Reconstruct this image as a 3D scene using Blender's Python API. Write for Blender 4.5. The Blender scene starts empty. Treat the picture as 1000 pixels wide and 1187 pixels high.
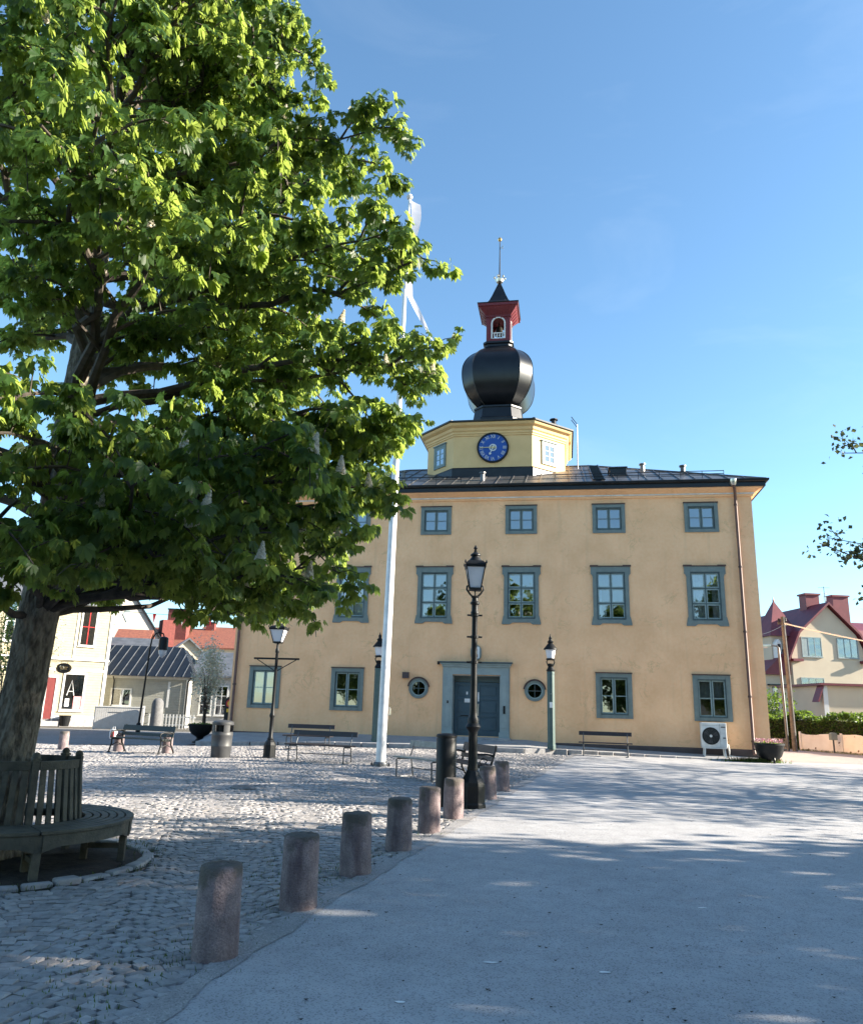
import bpy, bmesh, math, random
import numpy as np
from mathutils import Vector, Matrix
SC = bpy.context.scene
COL = SC.collection
R_ = math.radians

# ------------------------------------------------------------------ camera
cd = bpy.data.cameras.new('camera'); cam = bpy.data.objects.new('camera', cd); COL.objects.link(cam)
PITCH, ROLL, EYE = .2539, .0291, 1.71
cp, sp, cr, sr = math.cos(PITCH), math.sin(PITCH), math.cos(ROLL), math.sin(ROLL)
fw = Vector((0, cp, sp)); up0 = Vector((0, -sp, cp)); rt0 = Vector((1, 0, 0))
rt = rt0*cr + up0*sr; up = up0*cr - rt0*sr
m = Matrix((rt, up, -fw)).transposed().to_4x4(); m.translation = (0, 0, EYE)
cam.matrix_world = m
cd.sensor_fit = 'VERTICAL'; cd.sensor_height = 24.0; cd.lens = 885/1187*24
cd.clip_start = .05; cd.clip_end = 3000
SC.camera = cam

# ------------------------------------------------------------------ sky, sun, exposure
SUN_EL, SUN_AZ = R_(22), R_(-3)            # azimuth from +X towards +Y
W = bpy.data.worlds.new('World'); SC.world = W; W.use_nodes = True
nt = W.node_tree; bg = nt.nodes['Background']
sky = nt.nodes.new('ShaderNodeTexSky'); sky.sky_type = 'NISHITA'; sky.sun_disc = False
sky.sun_elevation = SUN_EL; sky.sun_rotation = math.pi/2 - SUN_AZ
sky.air_density = 1.0; sky.dust_density = .25; sky.ozone_density = 3.0; sky.altitude = 10
tn = nt.nodes.new('ShaderNodeMixRGB'); tn.blend_type = 'MULTIPLY'; tn.inputs[0].default_value = 1; tn.inputs[2].default_value = (.83, .955, .93, 1)   # a clearer, more cyan northern sky
nt.links.new(sky.outputs[0], tn.inputs[1]); 
# thin veils of high cloud
tcw = nt.nodes.new('ShaderNodeTexCoord'); mpw = nt.nodes.new('ShaderNodeMapping'); mpw.inputs['Scale'].default_value = (1.2, 2.2, 6.0); mpw.inputs['Rotation'].default_value = (.1, .2, .5)
nzw = nt.nodes.new('ShaderNodeTexNoise'); nzw.inputs['Scale'].default_value = 1.6; nzw.inputs['Detail'].default_value = 7; nzw.inputs['Roughness'].default_value = .6; nzw.inputs['Distortion'].default_value = .6
rpw = nt.nodes.new('ShaderNodeValToRGB'); rpw.color_ramp.elements[0].position = .52; rpw.color_ramp.elements[1].position = .85; rpw.color_ramp.elements[1].color = (.09, .09, .09, 1)
mxw = nt.nodes.new('ShaderNodeMixRGB'); mxw.inputs[2].default_value = (4.2, 4.6, 5.0, 1)
nt.links.new(tcw.outputs['Generated'], mpw.inputs[0]); nt.links.new(mpw.outputs[0], nzw.inputs['Vector']); nt.links.new(nzw.outputs[0], rpw.inputs[0])
nt.links.new(rpw.outputs[0], mxw.inputs[0]); nt.links.new(tn.outputs[0], mxw.inputs[1]); nt.links.new(mxw.outputs[0], bg.inputs[0]); bg.inputs[1].default_value = .088
ld = bpy.data.lights.new('sun', 'SUN'); ld.energy = 5.0; ld.angle = R_(.5); ld.color = (1, .9, .74)
sun = bpy.data.objects.new('sun', ld); COL.objects.link(sun)
S = Vector((math.cos(SUN_EL)*math.cos(SUN_AZ), math.cos(SUN_EL)*math.sin(SUN_AZ), math.sin(SUN_EL)))
sun.rotation_euler = S.to_track_quat('Z', 'Y').to_euler(); sun.location = S*60
vs = SC.view_settings
vs.view_transform = 'Standard'; vs.look = 'None'; vs.exposure = 2.0; vs.gamma = 1; vs.use_curve_mapping = False

# ------------------------------------------------------------------ materials
def mat(name, col, rough=.6, metal=0., col2=None, scale=4., bump=0., bscale=60., spec=.4, detail=6., ramp=(.35, .65)):
    M = bpy.data.materials.new(name); M.use_nodes = True
    n = M.node_tree.nodes; l = M.node_tree.links; b = n['Principled BSDF']
    b.inputs['Roughness'].default_value = rough; b.inputs['Metallic'].default_value = metal
    b.inputs['Specular IOR Level'].default_value = spec
    tc = n.new('ShaderNodeTexCoord')
    nz = n.new('ShaderNodeTexNoise'); nz.inputs['Scale'].default_value = scale; nz.inputs['Detail'].default_value = detail
    l.new(tc.outputs['Object'], nz.inputs['Vector'])
    rp = n.new('ShaderNodeValToRGB'); rp.color_ramp.elements[0].position, rp.color_ramp.elements[1].position = ramp
    c2 = col2 or tuple(c*.78 for c in col)
    rp.color_ramp.elements[0].color = (*c2, 1); rp.color_ramp.elements[1].color = (*col, 1)
    l.new(nz.outputs[0], rp.inputs[0]); l.new(rp.outputs[0], b.inputs['Base Color'])
    if bump:
        n2 = n.new('ShaderNodeTexNoise'); n2.inputs['Scale'].default_value = bscale; n2.inputs['Detail'].default_value = 4
        l.new(tc.outputs['Object'], n2.inputs['Vector'])
        bp = n.new('ShaderNodeBump'); bp.inputs['Strength'].default_value = bump; bp.inputs['Distance'].default_value = .02
        l.new(n2.outputs[0], bp.inputs['Height']); l.new(bp.outputs[0], b.inputs['Normal'])
    return M
def nodes(M): return M.node_tree.nodes, M.node_tree.links, M.node_tree.nodes['Principled BSDF']

def stucco():
    M = mat('ochre_stucco', (.92, .555, .31), .85, 0, (.82, .475, .255), .9, .3, 90)
    n, l, b = nodes(M); tc = n['Texture Coordinate']
    base = b.inputs['Base Color'].links[0].from_socket
    # darker trowel scars and repaired cracks: warped thin contour lines broken up by a second noise
    w = n.new('ShaderNodeTexNoise'); w.inputs['Scale'].default_value = 1.1; w.inputs['Detail'].default_value = 8; w.inputs['Roughness'].default_value = .62; w.inputs['Distortion'].default_value = .7
    l.new(tc.outputs['Object'], w.inputs['Vector'])
    r1 = n.new('ShaderNodeValToRGB'); e = r1.color_ramp.elements
    e[0].position = .482; e[0].color = (0, 0, 0, 1); e[1].position = .498; e[1].color = (1, 1, 1, 1)
    x = e.new(.514); x.color = (0, 0, 0, 1)
    l.new(w.outputs[0], r1.inputs[0])
    w2 = n.new('ShaderNodeTexNoise'); w2.inputs['Scale'].default_value = .9; w2.inputs['Detail'].default_value = 3
    mp = n.new('ShaderNodeMapping'); mp.inputs['Location'].default_value = (7, 3, 1)
    l.new(tc.outputs['Object'], mp.inputs[0]); l.new(mp.outputs[0], w2.inputs['Vector'])
    r2 = n.new('ShaderNodeValToRGB'); r2.color_ramp.elements[0].position = .5; r2.color_ramp.elements[1].position = .66
    l.new(w2.outputs[0], r2.inputs[0])
    mu = n.new('ShaderNodeMath'); mu.operation = 'MULTIPLY'; l.new(r1.outputs[0], mu.inputs[0]); l.new(r2.outputs[0], mu.inputs[1])
    mu2 = n.new('ShaderNodeMath'); mu2.operation = 'MULTIPLY'; mu2.inputs[1].default_value = .75; l.new(mu.outputs[0], mu2.inputs[0])
    mx = n.new('ShaderNodeMixRGB'); mx.inputs[2].default_value = (.60, .37, .19, 1)
    l.new(mu2.outputs[0], mx.inputs[0]); l.new(base, mx.inputs[1])
    # fine grain
    w3 = n.new('ShaderNodeTexNoise'); w3.inputs['Scale'].default_value = 9; w3.inputs['Detail'].default_value = 8
    l.new(tc.outputs['Object'], w3.inputs['Vector'])
    mx2 = n.new('ShaderNodeMixRGB'); mx2.blend_type = 'SOFT_LIGHT'; mx2.inputs[0].default_value = .25
    l.new(mx.outputs[0], mx2.inputs[1]); l.new(w3.outputs[0], mx2.inputs[2])
    # damp and dirt near the foot of the wall, fading upwards with a ragged edge
    sx = n.new('ShaderNodeSeparateXYZ'); l.new(tc.outputs['Object'], sx.inputs[0])
    ma = n.new('ShaderNodeMath'); ma.operation = 'MULTIPLY_ADD'; ma.inputs[1].default_value = 1.5; l.new(w2.outputs[0], ma.inputs[0]); l.new(sx.outputs['Z'], ma.inputs[2])
    r4 = n.new('ShaderNodeValToRGB'); r4.color_ramp.elements[0].position = .0; r4.color_ramp.elements[0].color = (1, 1, 1, 1); r4.color_ramp.elements[1].position = 1; r4.color_ramp.elements[1].color = (0, 0, 0, 1)
    mr = n.new('ShaderNodeMapRange'); mr.inputs[1].default_value = 1.1; mr.inputs[2].default_value = 2.2; l.new(ma.outputs[0], mr.inputs[0]); l.new(mr.outputs[0], r4.inputs[0])
    mu4 = n.new('ShaderNodeMath'); mu4.operation = 'MULTIPLY'; mu4.inputs[1].default_value = .35; l.new(r4.outputs[0], mu4.inputs[0])
    mx4 = n.new('ShaderNodeMixRGB'); mx4.inputs[2].default_value = (.45, .31, .19, 1); l.new(mu4.outputs[0], mx4.inputs[0]); l.new(mx2.outputs[0], mx4.inputs[1])
    # vertical rain streaks
    mp5 = n.new('ShaderNodeMapping'); mp5.inputs['Scale'].default_value = (2.6, 2.6, .16); l.new(tc.outputs['Object'], mp5.inputs[0])
    w5 = n.new('ShaderNodeTexNoise'); w5.inputs['Scale'].default_value = 1.4; w5.inputs['Detail'].default_value = 6; l.new(mp5.outputs[0], w5.inputs['Vector'])
    r5 = n.new('ShaderNodeValToRGB'); r5.color_ramp.elements[0].position = .56; r5.color_ramp.elements[1].position = .8; l.new(w5.outputs[0], r5.inputs[0])
    mu5 = n.new('ShaderNodeMath'); mu5.operation = 'MULTIPLY'; mu5.inputs[1].default_value = .4; l.new(r5.outputs[0], mu5.inputs[0])
    mx5 = n.new('ShaderNodeMixRGB'); mx5.inputs[2].default_value = (.56, .36, .21, 1); l.new(mu5.outputs[0], mx5.inputs[0]); l.new(mx4.outputs[0], mx5.inputs[1])
    l.new(mx5.outputs[0], b.inputs['Base Color'])
    return M

def glass(name='window_glass', refl=.26, tint=(.55, .6, .62), wob=.02):
    M = bpy.data.materials.new(name); M.use_nodes = True
    n = M.node_tree.nodes; l = M.node_tree.links; n.clear()
    out = n.new('ShaderNodeOutputMaterial'); mix = n.new('ShaderNodeMixShader')
    tr = n.new('ShaderNodeBsdfTransparent'); tr.inputs[0].default_value = (*tint, 1)
    gl = n.new('ShaderNodeBsdfGlossy'); gl.inputs['Roughness'].default_value = .015; gl.inputs[0].default_value = (.92, .95, 1, 1)
    fr = n.new('ShaderNodeFresnel'); fr.inputs[0].default_value = 1.5
    ad = n.new('ShaderNodeMath'); ad.operation = 'ADD'; ad.use_clamp = True; ad.inputs[1].default_value = refl
    tc = n.new('ShaderNodeTexCoord'); nz = n.new('ShaderNodeTexNoise'); nz.inputs['Scale'].default_value = 1.3; nz.inputs['Detail'].default_value = 1
    bp = n.new('ShaderNodeBump'); bp.inputs['Strength'].default_value = wob; bp.inputs['Distance'].default_value = .3
    l.new(tc.outputs['Object'], nz.inputs['Vector']); l.new(nz.outputs[0], bp.inputs['Height'])
    l.new(bp.outputs[0], gl.inputs['Normal'])
    l.new(fr.outputs[0], ad.inputs[0]); l.new(ad.outputs[0], mix.inputs[0])
    l.new(tr.outputs[0], mix.inputs[1]); l.new(gl.outputs[0], mix.inputs[2]); l.new(mix.outputs[0], out.inputs[0])
    return M

def leafmat(name, col, col2, trans, k=.5, rough=.45):
    M = bpy.data.materials.new(name); M.use_nodes = True
    n = M.node_tree.nodes; l = M.node_tree.links; b = n['Principled BSDF']; out = n['Material Output']
    g = n.new('ShaderNodeNewGeometry')
    rp = n.new('ShaderNodeValToRGB'); rp.color_ramp.elements[0].color = (*col2, 1); rp.color_ramp.elements[1].color = (*col, 1)
    l.new(g.outputs['Random Per Island'], rp.inputs[0]); l.new(rp.outputs[0], b.inputs['Base Color'])
    b.inputs['Roughness'].default_value = rough; b.inputs['Specular IOR Level'].default_value = .35
    t = n.new('ShaderNodeBsdfTranslucent')
    r2 = n.new('ShaderNodeValToRGB'); r2.color_ramp.elements[0].color = (*[c*.7 for c in trans], 1); r2.color_ramp.elements[1].color = (*trans, 1)
    l.new(g.outputs['Random Per Island'], r2.inputs[0]); l.new(r2.outputs[0], t.inputs[0])
    mx = n.new('ShaderNodeMixShader'); mx.inputs[0].default_value = k
    l.new(b.outputs[0], mx.inputs[1]); l.new(t.outputs[0], mx.inputs[2]); l.new(mx.outputs[0], out.inputs[0])
    return M

def asphalt(name, c1, c2, speck=(.42, .42, .44)):
    M = mat(name, c1, .85, 0, c2, .35, 0, 60, .3, 8, (.3, .7))
    n, l, b = nodes(M); tc = n['Texture Coordinate']; base = b.inputs['Base Color'].links[0].from_socket
    v = n.new('ShaderNodeTexVoronoi'); v.inputs['Scale'].default_value = 95
    l.new(tc.outputs['Object'], v.inputs['Vector'])
    sep = n.new('ShaderNodeSeparateColor'); l.new(v.outputs['Color'], sep.inputs[0])
    r = n.new('ShaderNodeValToRGB'); r.color_ramp.elements[0].position = .78; r.color_ramp.elements[1].position = .95
    l.new(sep.outputs[0], r.inputs[0])
    mu = n.new('ShaderNodeMath'); mu.operation = 'MULTIPLY'; mu.inputs[1].default_value = .5; l.new(r.outputs[0], mu.inputs[0])
    mx = n.new('ShaderNodeMixRGB'); mx.inputs[2].default_value = (*speck, 1)
    l.new(mu.outputs[0], mx.inputs[0]); l.new(base, mx.inputs[1])
    # dark stones
    r2 = n.new('ShaderNodeValToRGB'); r2.color_ramp.elements[0].position = .72; r2.color_ramp.elements[1].position = .9
    l.new(sep.outputs[1], r2.inputs[0])
    m2 = n.new('ShaderNodeMath'); m2.operation = 'MULTIPLY'; m2.inputs[1].default_value = .42; l.new(r2.outputs[0], m2.inputs[0])
    mx2 = n.new('ShaderNodeMixRGB'); mx2.inputs[2].default_value = (.06, .06, .065, 1)
    l.new(m2.outputs[0], mx2.inputs[0]); l.new(mx.outputs[0], mx2.inputs[1])
    # worn blotches
    nz = n.new('ShaderNodeTexNoise'); nz.inputs['Scale'].default_value = 3.2; nz.inputs['Detail'].default_value = 9; nz.inputs['Roughness'].default_value = .7
    l.new(tc.outputs['Object'], nz.inputs['Vector'])
    mx3 = n.new('ShaderNodeMixRGB'); mx3.blend_type = 'SOFT_LIGHT'; mx3.inputs[0].default_value = .55
    l.new(mx2.outputs[0], mx3.inputs[1]); l.new(nz.outputs[0], mx3.inputs[2]); l.new(mx3.outputs[0], b.inputs['Base Color'])
    bp = n.new('ShaderNodeBump'); bp.inputs['Strength'].default_value = .55; bp.inputs['Distance'].default_value = .008
    l.new(v.outputs['Distance'], bp.inputs['Height']); l.new(bp.outputs[0], b.inputs['Normal'])
    return M

def island(M, lo=.65, hi=1.25):
    """multiply base colour by a per-stone random value"""
    n, l, b = nodes(M); base = b.inputs['Base Color'].links[0].from_socket
    g = n.new('ShaderNodeNewGeometry'); mr = n.new('ShaderNodeMapRange'); mr.inputs[3].default_value = lo; mr.inputs[4].default_value = hi
    l.new(g.outputs['Random Per Island'], mr.inputs[0])
    mx = n.new('ShaderNodeMixRGB'); mx.blend_type = 'MULTIPLY'; mx.inputs[0].default_value = 1
    l.new(base, mx.inputs[1]); l.new(mr.outputs[0], mx.inputs[2]); l.new(mx.outputs[0], b.inputs['Base Color'])
    return M

def boards(name, col, pitch=.16, depth=.5, vertical=False, rough=.7):
    M = mat(name, col, rough, 0, tuple(c*.88 for c in col), 3)
    n, l, b = nodes(M); tc = n['Texture Coordinate']
    sx = n.new('ShaderNodeSeparateXYZ'); l.new(tc.outputs['Object'], sx.inputs[0])
    mu = n.new('ShaderNodeMath'); mu.operation = 'MULTIPLY'; mu.inputs[1].default_value = 1/pitch
    l.new(sx.outputs['X' if vertical else 'Z'], mu.inputs[0])
    fr = n.new('ShaderNodeMath'); fr.operation = 'FRACT'; l.new(mu.outputs[0], fr.inputs[0])
    r = n.new('ShaderNodeValToRGB'); r.color_ramp.elements[0].position = 0; r.color_ramp.elements[1].position = .14
    l.new(fr.outputs[0], r.inputs[0])
    bp = n.new('ShaderNodeBump'); bp.inputs['Strength'].default_value = depth; bp.inputs['Distance'].default_value = .03
    l.new(r.outputs[0], bp.inputs['Height']); l.new(bp.outputs[0], b.inputs['Normal'])
    return M

M = {}
M['stucco'] = stucco()
M['tower_plaster'] = mat('yellow_tower_paint', (.74, .49, .23), .7, 0, (.68, .44, .2), 1.5)
M['trim'] = mat('slate_blue_trim', (.175, .215, .205), .55, 0, (.145, .18, .172), 5)
M['trim_pale'] = mat('pale_blue_trim', (.27, .33, .335), .5, 0, (.23, .285, .29), 4)
M['sash'] = mat('dark_sash_paint', (.07, .105, .11), .5, 0, None, 6)
M['casement'] = mat('grey_green_casement', (.27, .35, .34), .5, 0, (.22, .29, .285), 6)
M['door'] = mat('door_blue_paint', (.05, .095, .125), .45, 0, (.042, .08, .105), 4)
M['coping'] = mat('red_brown_coping', (.085, .045, .038), .6, 0, None, 8)
M['glass'] = glass()
M['dark_glass'] = glass('dark_glass', .06, (.25, .27, .28), .04)
M['black_roof'] = mat('black_sheet_metal', (.016, .018, .022), .36, .35, (.010, .011, .014), 2, .06, 6, .5)
M['onion_metal'] = mat('onion_black_sheet', (.012, .014, .018), .3, .25, (.008, .009, .012), 2, .05, 5, .5)
M['roof'] = mat('standing_seam_roof', (.16, .155, .155), .4, .6, (.07, .07, .075), .9, .1, 5, .5)
M['white_line'] = mat('white_cornice', (.7, .7, .68), .6)
M['pipe'] = mat('brown_downpipe', (.15, .075, .055), .5, 0, (.11, .055, .045), 3)
M['plinth'] = mat('dark_plinth', (.09, .07, .068), .8, 0, None, 3, .2)
M['belfry_red'] = mat('belfry_red', (.15, .024, .032), .55, 0, (.15, .02, .027), 4)
M['white'] = mat('white_paint', (.66, .66, .645), .45, 0, (.6, .6, .59), 3)
M['casement_white'] = mat('chalky_white_casement', (.5, .53, .53), .5)
M['dial'] = mat('clock_blue', (.012, .075, .34), .4, 0, (.011, .065, .3), 4)
M['black'] = mat('black_iron_paint', (.010, .011, .013), .48, 0, (.007, .008, .009), 8, .1, 60, .25)
M['gold'] = mat('gilded_metal', (.75, .55, .25), .3, .9, (.65, .45, .2), 4)
M['silver'] = mat('bright_metal', (.7, .68, .62), .3, .9)
M['bell'] = mat('dark_bronze', (.03, .028, .022), .4, .6)
M['lamp_green'] = mat('grey_green_post', (.075, .12, .115), .45, 0, (.06, .1, .095), 6)
M['frost'] = mat('frosted_lamp_glass', (.72, .72, .76), .25, 0, (.64, .64, .69), 3)
M['granite_red'] = mat('red_granite', (.28, .22, .22), .85, 0, (.155, .12, .128), 7, .5, 55, .3, 12, (.3, .7))
M['stone_dark'] = mat('dark_grey_stone', (.16, .16, .165), .85, 0, (.11, .11, .115), 5, .3)
M['granite'] = mat('grey_granite', (.36, .35, .35), .85, 0, (.25, .24, .25), 6, .4, 60)
M['cobble'] = island(mat('granite_setts', (.34, .322, .32), .8, 0, (.26, .245, .245), 14, .5, 70, .35), .78, 1.16)
M['sand'] = mat('joint_sand', (.11, .10, .085), .95, 0, (.075, .068, .058), 2.5, .5, 80)
M['soil'] = mat('dark_soil', (.045, .035, .027), .95, 0, (.02, .016, .013), 9, .9, 30)
M['asphalt'] = asphalt('worn_asphalt', (.42, .415, .425), (.335, .33, .34))
M['asphalt_patch'] = asphalt('newer_asphalt_patch', (.17, .17, .18), (.15, .15, .16))
M['asphalt_dark'] = asphalt('street_asphalt', (.20, .2, .21), (.16, .16, .168))
M['alley'] = asphalt('pinkish_alley', (.31, .285, .28), (.27, .25, .245))
M['gravel'] = asphalt('edge_gravel', (.34, .325, .325), (.25, .24, .24), (.46, .44, .43))
M['paving'] = mat('pavement_slabs', (.33, .33, .335), .85, 0, (.27, .27, .28), 2.5, .3, 50)
M['wood'] = mat('weathered_bench_wood', (.105, .095, .072), .7, 0, (.055, .052, .042), 6, .4, 40)
M['wood_pale'] = mat('pale_bench_slats', (.36, .33, .29), .7, 0, (.26, .24, .21), 8)
M['slat_dark'] = mat('dark_stained_slats', (.035, .028, .032), .5, 0, None, 8)
M['slat_green'] = mat('green_black_slats', (.014, .021, .021), .5, 0, None, 8)
M['steel'] = mat('grey_tube_steel', (.11, .115, .125), .45, .5)
M['bin'] = mat('charcoal_bin', (.055, .057, .062), .5, 0, (.042, .044, .048), 5)
M['pole'] = mat('white_flagpole_gloss', (.82, .82, .83), .3)
def clothmat():
    m_ = mat('white_pennant_cloth', (.8, .77, .84), .8); n, l, b = nodes(m_)
    t = n.new('ShaderNodeBsdfTranslucent'); t.inputs[0].default_value = (.8, .77, .84, 1); mx = n.new('ShaderNodeMixShader'); mx.inputs[0].default_value = .5
    l.new(b.outputs[0], mx.inputs[1]); l.new(t.outputs[0], mx.inputs[2]); l.new(mx.outputs[0], n['Material Output'].inputs[0]); return m_
M['cloth'] = clothmat()
def barkmat():
    m_ = mat('rough_bark', (.27, .24, .2), .95, 0, (.11, .095, .08), 11, 1.0, 14, .2, 10, (.38, .62))
    n, l, b = nodes(m_); nz = b.inputs['Base Color'].links[0].from_node.inputs[0].links[0].from_node
    tc = n['Texture Coordinate']; mp = n.new('ShaderNodeMapping'); mp.inputs['Scale'].default_value = (1.6, 1.6, .7)
    l.new(tc.outputs['Object'], mp.inputs[0])
    for x in n:
        if x.type == 'TEX_NOISE': l.new(mp.outputs[0], x.inputs['Vector'])
        if x.type == 'BUMP': x.inputs['Distance'].default_value = .07
    return m_
M['bark'] = barkmat()
M['pole_wood'] = mat('grey_pole_wood', (.12, .112, .105), .9, 0, (.07, .066, .062), 5)
M['twig'] = mat('branch_bark', (.1, .082, .066), .9, 0, (.05, .04, .034), 9, .4, 30)
M['leaf'] = leafmat('chestnut_leaf', (.034, .08, .018), (.02, .05, .013), (.44, .57, .11), .5)
M['leaf_bg'] = leafmat('garden_leaf', (.07, .12, .03), (.04, .075, .02), (.3, .42, .06), .45)
M['hedge_leaf'] = leafmat('hedge_leaf', (.055, .1, .022), (.03, .058, .014), (.22, .34, .04), .4)
M['leaf_maple'] = leafmat('dark_maple_leaf', (.05, .065, .03), (.03, .035, .026), (.16, .18, .06), .4)
M['blossom'] = leafmat('cream_blossom', (.85, .82, .72), (.75, .68, .55), (.8, .75, .62), .45)
M['white_blossom'] = leafmat('white_shrub_blossom', (.78, .76, .68), (.5, .52, .36), (.6, .6, .5), .35)
M['grass'] = leafmat('grass_blades', (.07, .11, .025), (.04, .06, .02), (.2, .3, .05), .4)
M['flower'] = leafmat('pink_white_flowers', (.75, .6, .6), (.55, .12, .2), (.4, .2, .2), .2)
M['clap_cream'] = boards('cream_clapboard', (.42, .375, .26), .17, .5)
M['clap_grey'] = boards('grey_green_clapboard', (.34, .34, .3), .16, .55)
M['clap_white'] = boards('white_clapboard', (.42, .42, .415), .17, .5)
M['fence_white'] = boards('white_fence_boards', (.52, .51, .5), .12, .5, True)
M['gable_white'] = mat('white_plaster', (.5, .46, .41), .8, 0, None, 1)
M['house_cream'] = mat('cream_plaster', (.56, .48, .36), .8, 0, (.52, .44, .33), .8)
M['red_roof'] = mat('red_sheet_roof', (.17, .035, .045), .5, .1, (.13, .026, .036), 2)
M['tile'] = mat('orange_tiles', (.26, .095, .06), .8, 0, (.17, .06, .045), 5, .6, 25)
M['brick'] = mat('red_brick', (.21, .055, .048), .85, 0, (.15, .042, .036), 6)
M['grey_roof'] = mat('grey_sheet_roof', (.2, .21, .23), .45, .5, (.13, .14, .155), 2)
M['red_door'] = mat('dark_red_door', (.16, .025, .025), .5)
M['orange_blind'] = mat('orange_blind', (.62, .1, .04), .8)
M['paper'] = mat('white_paper', (.8, .8, .8), .7)
M['sign_red'] = mat('sign_red', (.55, .03, .03), .45)
M['sign_yellow'] = mat('sign_yellow', (.85, .5, .03), .45)
M['pink'] = mat('pink_poster', (.7, .28, .3), .7)
M['blue_paint'] = mat('blue_sign', (.03, .08, .3), .5)
M['fan'] = mat('dark_grille', (.05, .055, .06), .5)
M['ac'] = mat('ac_white', (.74, .74, .72), .45)
def fencepaint():
    m_ = mat('peeling_white_paint', (.74, .73, .71), .8, 0, (.66, .64, .61), 2); n, l, b = nodes(m_); tc = n['Texture Coordinate']
    base = b.inputs['Base Color'].links[0].from_socket
    nz = n.new('ShaderNodeTexNoise'); nz.inputs['Scale'].default_value = 3.4; nz.inputs['Detail'].default_value = 6
    l.new(tc.outputs['Object'], nz.inputs['Vector'])
    r = n.new('ShaderNodeValToRGB'); r.color_ramp.elements[0].position = .66; r.color_ramp.elements[1].position = .68
    l.new(nz.outputs[0], r.inputs[0]); mx = n.new('ShaderNodeMixRGB'); mx.inputs[2].default_value = (.12, .08, .06, 1)
    l.new(r.outputs[0], mx.inputs[0]); l.new(base, mx.inputs[1]); l.new(mx.outputs[0], b.inputs['Base Color']); return m_
M['peel'] = fencepaint()

# ------------------------------------------------------------------ mesh helpers
def G(x, y):
    g = .010*min(max(0, y-6), 11) + .018*min(max(0, y-17), 12)
    k = min(1, max(0, y-6)/22)
    return g - min(.03*max(0, -x-3)*k, .25) - .007*min(max(x-5, 0), 25)*k

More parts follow.
